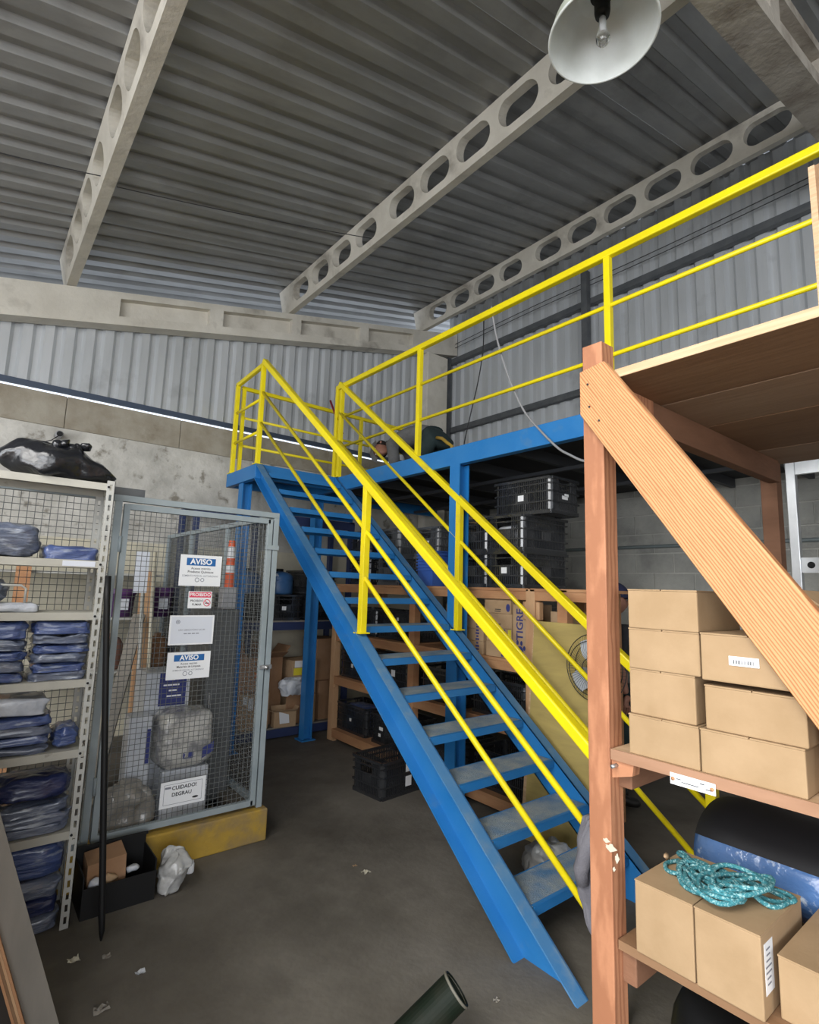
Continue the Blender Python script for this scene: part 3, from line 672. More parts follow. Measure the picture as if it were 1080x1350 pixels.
# cartons on the upper shelf
GC = 'cartons on the near rack'
zs = [1.131, 1.2465, 1.3795, 1.500, 1.618]
xo = [0.004, 0.012, 0.010, 0.006]; wy = [(0.708, 0.912), (0.716, 0.910), (0.699, 0.909), (0.698, 0.906)]
nm = ['bottom', 'second', 'third', 'topmost']
for i in range(4):
    carton('plain cardboard carton beside the near post, %s of the tall stack' % ('%s from the bottom' % nm[i] if i in (1, 2) else nm[i]), XF+xo[i]+0.005, XF+xo[i]+0.30, wy[i][0], wy[i][1], zs[i]+0.0005, zs[i+1], group=GC)
t = carton('wide cardboard carton on the shelf edge, bottom of the second stack', XF+0.008, XF+0.31, 0.462, 0.704, 1.1315, 1.246, group=GC)
t = carton('wide cardboard carton in the middle of the second stack behind the brace', XF+0.014, XF+0.31, 0.455, 0.690, 1.2465, 1.363, group=GC)
t = carton('cardboard carton with a white barcode sticker on its front', XF+0.006, XF+0.30, 0.452, 0.692, 1.376, 1.503, group=GC)
cx = onx(980, 873, XF)
quad('barcode_sticker', M_paper, t, (XF+0.004, cx.y, cx.z), (0, -1, 0), ZU, 0.072, 0.024)
for k in range(14): quad('barcode_bar', M_ink, t, (XF+0.003, cx.y+0.024-k*0.0036, cx.z-0.002), (0, -1, 0), ZU, R.choice((0.0012, 0.002)), 0.010, t=0.0004)
t = carton('cardboard carton lying at the back of the shelf behind the brace', XF+0.33, XF+0.62, 0.46, 0.80, 1.1315, 1.46, group=GC)
t2 = carton('small carton with a white sticker behind the topmost carton', XF+0.34, XF+0.60, 0.48, 0.70, 1.4605, 1.60, group=GC)
quad('sticker', M_paper, t2, (XF+0.339, 0.655, 1.545), (0, -1, 0), ZU, 0.03, 0.03)
open_carton('open cardboard box with raised flaps at the right picture edge', (XF+0.20, 0.265, 1.1315), 0.28, 0.24, 0.42, 0.05, M_card, (0.9, 0.7, 0.8, 0.5), GC)
open_carton('open cardboard box behind the brace at the right picture edge', (XF+0.62, 0.06, 1.1315), 0.26, 0.28, 0.46, -0.1, M_card, (0.7, 0.8, 0.9, 0.9), GC)

# lower shelf: two cartons strapped together with rope on top, another carton, a wrapped roll
BT2 = 0.783
xb = XF+0.31
t = carton('cardboard carton beside the post under the teal rope', XF+0.012, xb, 0.744, 0.908, S2+0.0005, BT2, M_card, GC, seam='x', gap=0.0004)
t = carton('cardboard carton with a shipping label, under the end of the teal rope', XF+0.010, xb, 0.582, 0.740, S2+0.0005, BT2, M_card, GC, seam='x', gap=0.0004)
lb = ony(1013, 1257, 0.582)
quad('shipping_label', M_paper, t, (XF+0.055, 0.5818, 0.70), XR, ZU, 0.055, 0.115)
for k in range(7): quad('print_line', M_inkg, t, (XF+0.050, 0.5806, 0.742-k*0.013), XR, ZU, R.uniform(0.02, 0.04), 0.004, t=0.0003)
p = onx(1025, 1258, XF+0.06)
carton('low cardboard carton at the bottom right picture corner', XF+0.06, XF+0.40, p.y-0.26, p.y, S2+0.0005, p.z, M_card, GC)
# torn flap on the carton
tag(MB().tube([(XF+0.20, 0.90, BT2+0.002), (XF+0.19, 0.90, BT2+0.02), (XF+0.15, 0.885, BT2+0.032)], [0.006, 0.008, 0.004], 6).build('torn_cardboard_strip', M_card2, smooth=True), 'curled strip of torn cardboard standing on the roped carton', 'scrap')
# rope
def rope_heap(cx, cy, z, label):
    r = 0.0064; m = MB()
    def strand(pts): m.tube(pts, r, 7)
    pts = []; tot = 300
    for i in range(tot):                    # loose loops wandering over the two lids
        u = i/tot; a = i*0.30
        ex = 0.072 + 0.030*math.sin(u*17.0); ey = 0.046 + 0.026*math.cos(u*13.0)
        th = 0.5 + 0.9*math.sin(u*6.0)
        ox, oy = 0.035*math.sin(u*8.0), 0.055*math.sin(u*5.0+0.6)
        lx, ly = ex*math.cos(a), ey*math.sin(a)
        pts.append((cx+ox+lx*math.cos(th)-ly*math.sin(th), cy+oy+lx*math.sin(th)+ly*math.cos(th), z+r+0.036*u+0.012*(0.5+0.5*math.sin(i*0.71))))
    strand(pts)
    def sp(ctrl, n=9):                      # smooth curve through control points
        c = [Vector(p) for p in ctrl]; c = [c[0]*2-c[1]]+c+[c[-1]*2-c[-2]]; out = []
        for i in range(1, len(c)-2):
            for k in range(n):
                t = k/n; p0, p1, p2, p3 = c[i-1:i+3]
                out.append(0.5*((2*p1)+(p2-p0)*t+(2*p0-5*p1+4*p2-p3)*t*t+(3*p1-p0-3*p2+p3)*t**3))
        out.append(c[-2]); return out
    q = z+r
    strand(sp([(cx+0.03, cy+0.06, q+0.02), (cx+0.10, cy+0.11, q), (cx+0.145, cy+0.165, q), (cx+0.125, cy+0.170, q), (cx+0.07, cy+0.09, q+0.02)]))
    strand(sp([(cx-0.02, cy+0.07, q+0.02), (cx-0.01, cy+0.135, q), (cx+0.03, cy+0.165, q), (cx+0.085, cy+0.15, q)]))
    strand(sp([(cx+0.03, cy-0.03, q+0.03), (cx+0.06, cy-0.10, q), (cx+0.115, cy-0.145, q), (cx+0.14, cy-0.115, q), (cx+0.10, cy-0.05, q+0.01), (cx+0.05, cy+0.02, q+0.03)]))
    strand(sp([(cx+0.02, cy-0.05, q+0.03), (cx+0.03, cy-0.115, q), (cx+0.10, cy-0.135, q), (cx+0.12, cy-0.09, q), (cx+0.09, cy, q+0.02)]))
    return tag(m.build('coiled_rope', M_rope, smooth=True), label, 'rope')
rope_heap(XF+0.135, 0.725, BT2, 'tangled heap of teal rope lying on two cartons')
# wrapped roll
def roll():
    t = thing('wrapped_roll', 'thick blue roll wrapped in shiny plastic behind the rope', 'roll', (XF+0.62, 0.5, S2+0.001))
    cx, cz, ra, rb = XF+0.625, S2+0.001+0.150, 0.215, 0.148; y1 = 0.93; y0 = -0.25; ny = 40
    bl, kk = MB(), MB()
    def pt(a, j):
        y = y1 + (y0-y1)*j/ny; e = min(1.0, 0.86 + 0.14*math.sqrt(min(1, (j+0.0)/3.0)))
        nz = 1 + 0.02*noise.noise(Vector((math.cos(a)*3, math.sin(a)*3, y*6)))
        return Vector((cx + ra*e*nz*math.cos(a), y, cz + rb*e*nz*math.sin(a)))
    def strip(m, a0, a1, na, sc=1.0):
        vs = []
        for j in range(ny+1):
            for i in range(na+1):
                p = pt(a0+(a1-a0)*i/na, j); p = Vector((cx+(p.x-cx)*sc, p.y, cz+(p.z-cz)*sc)); vs.append(p)
        m.add(vs, [(j*(na+1)+i, j*(na+1)+i+1, (j+1)*(na+1)+i+1, (j+1)*(na+1)+i) for j in range(ny) for i in range(na)])
    strip(bl, 0, 2*math.pi, 40)
    end = [pt(2*math.pi*i/40, 0) for i in range(40)]; bl.add(end, [tuple(range(40))])
    bl.build('wrapped_body', M_rollb, t, smooth=True)
    strip(kk, -0.3, 2.72, 30, 1.006); kk.build('black_cover', M_rollk, t, smooth=True)
roll()
# below the rack
tag(MB().blob((2.15, 0.78, 0.14), 0.20, 0.26, 0.14, 3.2, 0.03, 5, 4, flat=0.001).build('dark_sack', M_black, smooth=True), 'dark sack lying on the floor under the near rack', 'sack')
# plywood panel standing on the deck
p = onx(1074, 330, 2.0)
pn = thing('upright_plywood', 'plywood panel standing upright on the rack deck at the right picture edge', 'panel', (2.0, p.y-0.35, 2.337))
MB().box(2.0, 2.018, p.y-0.7, p.y-0.018, 2.337, onx(1074, 218, 2.0).z).build('sheet', M_plyd, pn)
MB().box(1.998, 2.04, p.y-0.018, p.y, 2.337, onx(1074, 218, 2.0).z+0.002).build('edge_batten', M_plyl, pn)
# aluminium ladder beyond the rack
xa = 3.85
la = thing('aluminium_ladder', 'bare aluminium ladder frame standing behind the near rack', 'ladder', (xa, 0.95, 0))
yl, yr = onx(1040, 700, xa).y, onx(1053, 700, xa).y; zt = onx(1046, 607, xa).z
MB().box(xa, xa+0.05, yr, yl, 0, zt).build('stile', M_alu, la, bevel=0.004)
MB().box(xa, xa+0.05, yr-0.75, yl-0.75, 0, zt).build('stile', M_alu, la, bevel=0.004)
for zz in (0.4, 0.9, 1.4, onx(1060, 745, xa).z, 2.4): MB().box(xa+0.008, xa+0.04, yl-0.75+0.001, yr-0.001, zz-0.045, zz+0.045).build('rung', M_alu, la)
for yv in (yr-0.05, yr-0.25): MB().tube([(xa+0.0075, yv, onx(1060, 745, xa).z), (xa+0.005, yv, onx(1060, 745, xa).z)], 0.02, 12).build('rivet_hole', M_black, la)
MB().bar((xa+0.025, yl, zt-0.02), (xa+0.6, yr-0.35, zt+0.06), 0.03, 0.05).build('folding_strut', M_alu, la)

# ================================================================== WOODEN RACK UNDER THE MEZZANINE
XK = 3.20                                   # its front plane
YK0, YK1 = 1.99, 5.24
kr = thing('storage_rack', 'long wooden storage rack under the mezzanine behind the stairs', 'rack', (XK+0.3, 3.4, 0))
XB = XK+0.62
for yv, m in ((5.18, M_rackl), (3.86, M_rackw), (2.53, M_rackl), (2.26, M_rackw)):
    MB().box(XK-0.03, XK+0.04, yv-0.04, yv+0.04, 0, 1.62).build('post', m, kr, bevel=0.003)
    MB().box(XB-0.04, XB+0.03, yv-0.04, yv+0.04, 0, 1.62).build('post', M_rackw, kr, bevel=0.003)
for zt in (0.12, 0.655, 1.105, 1.625):
    if zt < 1.6:
        segs = [(5.14, 3.90), (3.82, 2.57), (2.49, 2.30)]
    else: segs = [(5.24, 2.55), (2.53, 2.00)]
    if zt == 0.655: segs = segs[:2]
    for a, b in segs:
        MB().box(XK-0.025, XK+0.0, b, a, zt-0.085, zt-0.021).build('front_rail', M_rackw, kr, bevel=0.003)
        w = (XB-XK+0.05)/3
        for q in range(3):
            MB().box(XK-0.03+q*w, XK-0.03+(q+1)*w-0.004, b, a, zt-0.02, zt).build('shelf_plank', M_rackw, kr)
for sgn in (-1, 1):
    MB().box(XK-0.024, XK+0.03, 2.53+sgn*0.041, 2.53+sgn*0.075, 1.40, 1.53).build('corbel', M_rackl, kr, bevel=0.01)
MB().box(XK-0.024, XK+0.02, 5.11, 5.139, 0.54, 0.62).build('corbel', M_rackl, kr); MB().box(XK-0.024, XK+0.02, 5.11, 5.139, 0.0, 0.09).build('corbel', M_rackl, kr)

GB = 'black crates on the rack'
zt = 1.626
crate('bottom black crate of the stack beside the rack post, with small white sticker', (XK+0.25, 2.775, zt), 0, None, [('-x', 0.0, 0.13, 0.055, 0.045)], GB)
crate('black crate full of pale bundles in the middle of the stack beside the rack post', (XK+0.25, 2.775, zt+CH+0.001), 0, None, [], GB)
tag(MB().blob((XK+0.25, 2.775, zt+CH+0.012+0.10), 0.245, 0.150, 0.100, 5, 0.006, 9, 61).build('wrapped_bundle', M_pwhite, smooth=True), 'pale wrapped bundle filling the middle crate of the tall stack', 'bundle', 'bundles in the crates')
tag(MB().blob((XK+0.25, 2.775, zt+0.012+0.085), 0.245, 0.150, 0.085, 5, 0.006, 9, 62).build('wrapped_bundle', M_crateg, smooth=True), 'grey wrapped bundle filling the bottom crate of the tall stack', 'bundle', 'bundles in the crates')
crate('topmost black crate with white stickers on two sides, on top of the stack', (XK+0.24, 2.685, zt+2*CH+0.002), math.pi/2, None, [('+y', 0.0, 0.13, 0.055, 0.045), ('-x', 0.02, 0.125, 0.07, 0.028), ('-x', 0.0, 0.145, 0.05, 0.02)], GB)
crate('black crate behind the blue column, bottom of the stack left of the tall one', (XK+0.27, 3.155, zt), 0, None, [], GB)
crate('black crate behind the blue column, top of the stack left of the tall one', (XK+0.27, 3.155, zt+CH+0.001), 0, None, [], GB)
crate('dusty grey crate at the bottom of the pair left of the blue trays', (XK+0.28, 4.30, zt), 0, M_crateg, [], GB)
crate('dusty grey crate with papers on top of the pair behind the handrail', (XK+0.28, 4.31, zt+CH+0.001), 0.0, M_crateg, [], GB)
crate('dusty grey crate standing behind the stack of blue trays', (XK+0.42, 3.895, zt+CH+0.001), 0.0, M_crateg, [('-x', 0.0, 0.13, 0.10, 0.03)], GB)
crate('dusty grey crate hidden under another behind the stack of blue trays', (XK+0.42, 3.895, zt), 0.0, M_crateg, [], GB)
crate('black crate at the far end on top of the rack, seen between the upper treads', (XK+0.27, 4.78, zt), 0, None, [('-x', 0.05, 0.2, 0.03, 0.025)], GB)
crate('black crate stacked on the far end crate, seen between the upper treads', (XK+0.27, 4.78, zt+CH+0.001), 0, None, [('-x', 0.02, 0.2, 0.03, 0.03)], GB)
# carton between the crates on top
carton('pale carton wedged behind the blue column on top of the rack', XK+0.13, XK+0.5, 3.42, 3.55, zt, zt+0.62, M_card2, 'cartons on the storage rack')
# stack of blue trays
yt_, ytw = 3.66, 0.17
for k in range(7):
    z0 = zt + k*0.028; b = MB(); w0, w1 = 0.085, 0.105; h = 0.145
    c = Vector((XK+0.085, 3.72, z0+0.0005))
    def rg(w, z): return [c+Vector((-w*0.9, -w, z)), c+Vector((w*0.9, -w, z)), c+Vector((w*0.9, w, z)), c+Vector((-w*0.9, w, z))]
    b.add(rg(w0, 0)+rg(w1, h)+rg(w1+0.008, h)+rg(w1+0.008, h-0.012)+rg(w1-0.004, h)+rg(w0-0.004, 0.004),
          [(3,2,1,0)]+[(i, (i+1) % 4, 4+(i+1) % 4, 4+i) for i in range(4)]+[(4+i, 4+(i+1) % 4, 12+(i+1) % 4, 12+i) for i in range(4)]+[(12+i, 12+(i+1) % 4, 8+(i+1) % 4, 8+i) for i in range(4)]+[(8+i, 8+(i+1) % 4, 16+(i+1) % 4, 16+i) for i in range(4)]+[(16+i, 16+(i+1) % 4, 20+(i+1) % 4, 20+i) for i in range(4)]+[(20,21,22,23)])
    tag(b.build('plastic_tray', M_tray), '%s blue plastic tray of the nested stack beside the blue column' % ('lowest', 'second lowest', 'third lowest', 'middle', 'third highest', 'second highest', 'topmost')[k], 'tray', 'nested blue trays')
# lower shelves
GB2 = 'black crates on the lower rack shelves'
crate('black crate holding a blue bag at the far end of the bottom shelf', (XK+0.22, 4.90, 0.121), math.pi/2+0.0, None, [('+y', -0.02, 0.13, 0.035, 0.03)], GB2)
tag(MB().blob((XK+0.22, 4.90, 0.121+0.15), 0.145, 0.24, 0.115, 3, 0.012, 8, 3, flat=0.135).build('blue_bag', M_pblue, smooth=True), 'blue plastic-wrapped bundle inside the bottom shelf crate', 'bundle')
crate('black crate with two stickers, second from the far end of the bottom shelf', (XK+0.22, 4.25, 0.121), math.pi/2, None, [('+y', 0.1, 0.15, 0.06, 0.03), ('+y', 0.12, 0.09, 0.035, 0.03)], GB2)
crate('black crate on the bottom shelf seen between the lower treads', (XK+0.22, 3.50, 0.121), math.pi/2, None, [], GB2)
crate('black crate with a dark sack on the bottom shelf near the plywood sheet', (XK+0.22, 2.86, 0.121), math.pi/2, None, [('+y', 0.05, 0.13, 0.04, 0.04)], GB2)
crate('black crate with a sticker at the far end of the second shelf', (XK+0.22, 4.84, 0.656), math.pi/2, None, [('+y', 0.05, 0.13, 0.04, 0.04)], GB2)
crate('black crate with a sticker in the middle of the second shelf', (XK+0.22, 4.24, 0.656), math.pi/2, None, [('+y', -0.05, 0.15, 0.06, 0.06)], GB2)
crate('black crate on the second shelf right of the middle post', (XK+0.22, 3.52, 0.656), math.pi/2, None, [('+y', -0.05, 0.13, 0.06, 0.04)], GB2)
crate('black crate with a round white tag on the second shelf near the plywood sheet', (XK+0.22, 2.90, 0.656), math.pi/2, None, [('+y', -0.02, 0.2, 0.04, 0.045)], GB2)
crate('black crate at the far end of the third shelf', (XK+0.24, 4.82, 1.106), math.pi/2, None, [], GB2)
crate('black crate in the middle of the third shelf', (XK+0.24, 4.22, 1.106), math.pi/2, None, [('+y', -0.05, 0.2, 0.03, 0.03)], GB2)
crate('black crate on the floor in front of the rack with two white stickers', (2.88, 3.70, 0), 0.10, None, [('-y', 0.0, 0.20, 0.065, 0.06), ('-y', 0.0, 0.10, 0.065, 0.075)], GB2)
# "TIGRE" fitting cartons on the third shelf
GT = 'cartons of fittings on the third shelf'
def tig(label, y0, y1, z0, z1, side_print=True, x0=XK+0.0):
    t = carton(label, x0, x0+0.35, y0, y1, z0, z1, M_card2, GT)
    if side_print:
        u = y0 + (y1-y0)*0.30
        for k in range(4):
            quad('printed_mark', M_inkn, t, (x0-0.0008, u, z0+(z1-z0)*(0.14+0.24*k)), (0, -1, 0), ZU, (y1-y0)*R.uniform(0.10, 0.2), (z1-z0)*0.15, t=0.0004)
    return t
z3 = 1.106
t = carton('upright carton printed with a large brand name and paw mark beside the rack post', XK+0.0, XK+0.30, 2.585, 2.715, z3, z3+0.40, M_card2, GT)
xf = XK-0.0012
text_obj('brand_lettering', 'TIGRE', 0.085, M_inkn, t, (xf, 2.645, z3+0.255), (0, 0, 1), (0, 1, 0), bold=0.02)
def disc(par, cy, cz, ry, rz, tilt=0.0, m=M_inkn, X=xf):
    vs = []
    for k in range(16):
        a = 2*math.pi*k/16; u, v = ry*math.cos(a), rz*math.sin(a)
        vs.append((X, cy+u*math.cos(tilt)-v*math.sin(tilt), cz+u*math.sin(tilt)+v*math.cos(tilt)))
    MB().add(vs, [tuple(range(16))]).build('paw_mark', m, par)
disc(t, 2.645, z3+0.065, 0.032, 0.036)
for cy, cz in ((2.692, z3+0.098), (2.668, z3+0.125), (2.632, z3+0.122), (2.606, z3+0.088)): disc(t, cy, cz, 0.011, 0.017)
tig('carton of fittings, bottom box next to the upright branded carton', 2.725, 2.98, z3, z3+0.115); t = tig('carton of fittings, second box up next to the upright branded carton', 2.725, 2.975, z3+0.116, z3+0.215)
quad('yellow_label', M_ylabel, t, (XK-0.001, 2.745, z3+0.165), (0, -1, 0), ZU, 0.03, 0.085)
t = tig('tall carton with small black print above the second fittings box', 2.725, 3.00, z3+0.216, z3+0.325, False); [quad('small_print', M_ink, t, (XK-0.0006, 2.86+0.004*q, z3+0.245-0.014*q), (0, -1, 0), ZU, 0.06, 0.007, t=0.0004) for q in range(2)]
t = tig('tall carton at the top of the fittings stack next to the branded carton', 2.735, 3.00, z3+0.326, z3+0.43, False); [quad('small_print', M_ink, t, (XK-0.0006, 2.86+0.004*q, z3+0.355-0.014*q), (0, -1, 0), ZU, 0.06, 0.007, t=0.0004) for q in range(2)]
disc(t, 2.76, z3+0.37, 0.02, 0.03, X=XK-0.0012)
for k, (a, b) in enumerate(((0, 0.10), (0.101, 0.195), (0.196, 0.29), (0.291, 0.36))): tig('carton of fittings in the middle stack, %s' % ('bottom box', 'second box from below', 'third box from below', 'top box')[k], 3.01, 3.22, z3+a, z3+b)
for k, (a, b) in enumerate(((0, 0.10), (0.101, 0.195), (0.196, 0.29), (0.291, 0.37))): tig('carton of fittings in the stack behind the stair post, %s' % ('bottom box', 'second box from below', 'third box from below', 'top box')[k], 3.23, 3.44, z3+a, z3+b)
open_carton('small open carton with raised flaps on top of the upright branded carton', (XK+0.15, 2.65, z3+0.401), 0.13, 0.10, 0.03, 0.2, M_card2, (0.7, 0.9, 0.4, 0.6), GT)
carton('plain grey-brown carton on the third shelf right of the rack post', XK+0.10, XK+0.32, 2.30, 2.45, z3, z3+0.36, M_card2, GT)

# plywood sheet leaning against the rack
pw = thing('plywood_sheet', 'greenish plywood sheet leaning against the storage rack behind the fan', 'plywood', (3.06, 2.05, 0.0))
b = MB(); y0, y1 = 1.93, 2.475
zt_ = 1.40; xt, xb_ = XK-0.052, XK-0.165
b.hexa([(xb_,y0,0.0),(xb_+0.018,y0,0.0),(xb_+0.018,y1,0.0),(xb_,y1,0.0),(xt,y0,zt_),(xt+0.018,y0,zt_),(xt+0.018,y1,zt_),(xt,y1,zt_)]).build('sheet', M_plyg, pw)
MB().hexa([(xb_,y1,0.0),(xb_+0.018,y1,0.0),(xb_+0.018,y1+0.004,0.0),(xb_,y1+0.03,0.0),(xt,y1,zt_),(xt+0.018,y1,zt_),(xt+0.018,y1+0.004,zt_),(xt,y1+0.004,zt_)]).build('edge_batten', M_plyl, pw)

# pedestal fan
fc = onx(785, 881, 3.075)
fan = thing('pedestal_fan', 'round wire-guard pedestal fan between the stairs and the plywood', 'fan', (fc.x+0.02, fc.y, 0))
def ring3(m, c, r, dxo, n=48, tr=0.003):
    m.tube([c+Vector((dxo, r*math.cos(2*math.pi*k/n), r*math.sin(2*math.pi*k/n))) for k in range(n)], tr, 5, closed=True)
g = MB(); fc = Vector(fc); RF = 0.205
for r_, dx_ in ((RF, 0.0), (RF*0.80, -0.035), (RF*0.3, -0.045), (RF*0.80, 0.03)): ring3(g, fc, r_, dx_, tr=0.0028)
for k in range(60):
    a = 2*math.pi*k/60; e = Vector((0, math.cos(a), math.sin(a)))
    g.tube([fc+e*RF*0.14+Vector((-0.047, 0, 0)), fc+e*RF*0.6+Vector((-0.043, 0, 0)), fc+e*RF*0.9+Vector((-0.02, 0, 0)), fc+e*RF], 0.0011, 4)
g.build('wire_guard', M_fanw, fan, smooth=True)
hubm = MB(); hubm.lathe([(0.0, 0.05), (0.028, 0.045), (0.03, 0.0), (0.03, -0.03)], fc+Vector((-0.0, 0, 0)), 20, Matrix.Rotation(-math.pi/2, 3, 'Y')); hubm.build('hub', M_black, fan, smooth=True)
for k in range(3):
    a0 = math.radians(80 + 120*k); vs = []
    for i in range(7):
        for j in range(7):
            r_ = 0.03 + 0.145*i/6; sp_ = math.radians(38)*(0.55+0.45*math.sin(math.pi*min(1, (i+1.5)/7)))
            a = a0 + sp_*(j/6*2-1); vs.append(fc+Vector((-0.012+0.022*(j/6-0.5), r_*math.cos(a), r_*math.sin(a))))
    MB().add(vs, [(i*7+j, i*7+j+1, (i+1)*7+j+1, (i+1)*7+j) for i in range(6) for j in range(6)]).build('blade', M_fan, fan, smooth=True)
MB().lathe([(0.0, 0.040), (0.045, 0.034), (0.05, 0.0), (0.0, 0.0)], fc+Vector((0.005, 0, 0)), 20, Matrix.Rotation(math.pi/2, 3, 'Y')).build('motor_housing', M_black, fan, smooth=True)
MB().tube([(fc.x+0.02, fc.y-0.07, 0.03), (fc.x+0.02, fc.y-0.07, fc.z-0.25), (fc.x+0.02, fc.y-0.01, fc.z-0.05)], 0.012, 10).build('pole', M_black, fan, smooth=True)
MB().lathe([(0.0, 0.0), (0.13, 0.0), (0.13, 0.012), (0.02, 0.045), (0.0, 0.045)], (fc.x+0.02, fc.y-0.19, 0.0), 28).build('base', M_black, fan, smooth=True)

# ================================================================== NAVY STEEL RACK AGAINST THE FAR WALL
nr = thing('steel_rack', 'navy blue steel pallet rack against the far wall behind the cage', 'rack', (2.6, 5.75, 0))
for xv in (1.73, 2.54, 3.55):
    for yv in (5.52, 5.98): MB().box(xv-0.025, xv+0.025, yv-0.03, yv+0.03, 0, 2.36).build('upright', M_navy, nr)
for zz in (0.10, 1.20, 2.34):
    MB().box(1.70, 3.58, 5.485, 5.52-0.031, zz-0.085, zz).build('beam', M_navy, nr)
    MB().box(1.70, 3.58, 5.49, 6.01, zz+0.001, zz+0.016).build('shelf_board', M_navy if zz > 2 else M_plygrey, nr)
GR = 'things on the navy rack'
zz = 1.217
crate('black crate under the blue drum on the navy rack', (2.75, 5.77, zz), math.pi/2, None, [('-x', 0.03, 0.13, 0.05, 0.04)], GR)
crate('black crate left of the blue drum on the navy rack, half hidden by the cage', (2.33, 5.77, zz), math.pi/2, None, [], GR)
crate('black crate on the navy rack right of the blue drum', (3.18, 5.77, zz), math.pi/2, None, [], GR)
crate('black crate stacked on the navy rack right of the blue drum', (3.18, 5.77, zz+CH+0.001), math.pi/2, None, [], GR)
def drum(x, y, z, label, r=0.16, h=0.25):
    t = thing('plastic_drum', label, 'drum', (x, y, z))
    MB().lathe([(0, 0), (r*0.96, 0), (r, 0.02), (r, h*0.55), (r*0.97, h*0.58), (r, h*0.62), (r*0.98, h*0.80), (r*0.75, h*0.93), (r*0.3, h), (0, h)], (x, y, z), 32).build('body', M_drum, t, smooth=True)
    MB().lathe([(0, 0.03), (0.045, 0.03), (0.048, 0), (0.0, 0)], (x, y, z+h), 20).build('lid', M_black, t, smooth=True)
    quad('label', M_paperb, t, (x-0.10, y-r*0.80, z+h*0.84), XR, (0, 0.5, 0.5), 0.06, 0.04)
drum(2.75, 5.72, zz+CH+0.002, 'blue plastic drum with a black lid standing on a crate on the navy rack')
drum(2.38, 5.74, zz+CH+0.002, 'dark blue plastic drum at the cage edge on the navy rack', 0.15, 0.24)
# cartons heaped on the bottom level
zb = 0.117
GH = 'worn cartons heaped on the navy rack'
t = open_carton('open brown carton with an orange label at the back of the heap', (2.62, 5.80, zb), 0.40, 0.30, 0.70, 0.03, M_card3, (0.5, 1.2, 0.9, 0.9), GH)
quad('orange_label', M_olabel, t, (-0.08, -0.1512, 0.52), XR, ZU, 0.07, 0.05)
t = carton('pale carton with white and yellow stickers beside the blue column', 2.90, 3.20, 5.56, 5.86, zb, zb+0.66, M_card2, GH)
quad('white_sticker', M_paper, t, (2.98, 5.559, zb+0.62), XR, ZU, 0.11, 0.07); quad('yellow_sticker', M_ylabel, t, (2.97, 5.559, zb+0.54), XR, ZU, 0.11, 0.075)
MB().add([(3.03+0.07*math.cos(2*math.pi*k/20), 5.5585, zb+0.40+0.045*math.sin(2*math.pi*k/20)) for k in range(20)], [tuple(range(20))]).build('printed_oval', mat('purple_ink', (0.09, 0.05, 0.15)), t)
t = carton('squashed carton with a white label at the front of the heap', 2.34, 2.62, 5.50, 5.60, zb, zb+0.36, M_card2, GH)
quad('label', M_paper, t, (2.42, 5.499, zb+0.26), XR, ZU, 0.05, 0.12); quad('label', M_paper, t, (2.36, 5.499, zb+0.30), XR, ZU, 0.04, 0.08)
open_carton('torn open carton lying at the foot of the heap', (2.80, 5.51, zb), 0.24, 0.10, 0.16, -0.08, M_card2, (0.5, 1.1, 0.3, 0.9), GH)
t = thing('crumpled_flyer', 'crumpled printed white paper lying among the cartons', 'paper', (2.76, 5.505, zb+0.02), group=GH)
quad('sheet', M_paper, t, (2.78, 5.452, zb+0.10), XR, (0, 0.25, 1), 0.11, 0.12)
for k in range(3): quad('print_line', M_ink, t, (2.79, 5.449+0.006*k, zb+0.07+k*0.03), XR, (0, 0.25, 1), 0.07, 0.012, t=0.0004)
t = carton('carton leaning under the white plastic bag', 2.84, 3.20, 5.575-0.03, 5.60-0.045, zb, zb+0.30, M_card3, GH)
tag(MB().blob((2.90, 5.53, zb+0.40), 0.16, 0.075, 0.095, 2.6, 0.034, 13, 5, 44, 28, flat=zb+0.302).build('white_plastic_bag', M_pwhite, smooth=True), 'white plastic bag with blue marks lying on the carton heap', 'bag', GH)
carton('flat brown carton standing right of the blue column', 3.24, 3.50, 5.55, 5.80, zb, zb+0.42, M_card3, GH)
carton('tall brown carton behind the rack post on the navy rack', 3.22, 3.52, 5.60, 5.95, zb+0.421, zb+0.88, M_card3, GH)
carton('narrow carton on edge right of the blue column', 3.10, 3.16, 5.49, 5.55, zb, zb+0.30, M_card, GH)

# ================================================================== WIRE CAGE
YC, XC = 3.47, 1.62
cg = thing('wire_cage', 'grey steel wire mesh cage with a door standing on the yellow kerb', 'cage', (0.6, 4.6, 0.19))
def wires(name, par, a, b, axis, z0, z1, sp=0.029, r=0.0016):
    """welded mesh panel between a and b, along x or y"""
    m = MB(); fix = (lambda s, z: Vector((s, par_y, z)))
    def P(s, z): return Vector((s, a[1], z)) if axis == 'x' else Vector((a[0], s, z))
    s0, s1 = (a[0], b[0]) if axis == 'x' else (a[1], b[1])
    n = int((s1-s0)/sp); k = int((z1-z0)/sp)
    for i in range(1, n): m.tube([P(s0+i*(s1-s0)/n, z0), P(s0+i*(s1-s0)/n, z1)], r, 4, cap=False)
    for j in range(1, k): m.tube([P(s0, z0+j*(z1-z0)/k), P(s1, z0+j*(z1-z0)/k)], r, 4, cap=False)
    return m.build(name, M_wire, par, kind='stuff')
CT, CB = 2.065, 0.192
def fbar(a, b, par, name='frame_bar', w=0.036): return MB().bar(a, b, w, w).build(name, M_cage, par, bevel=0.002)
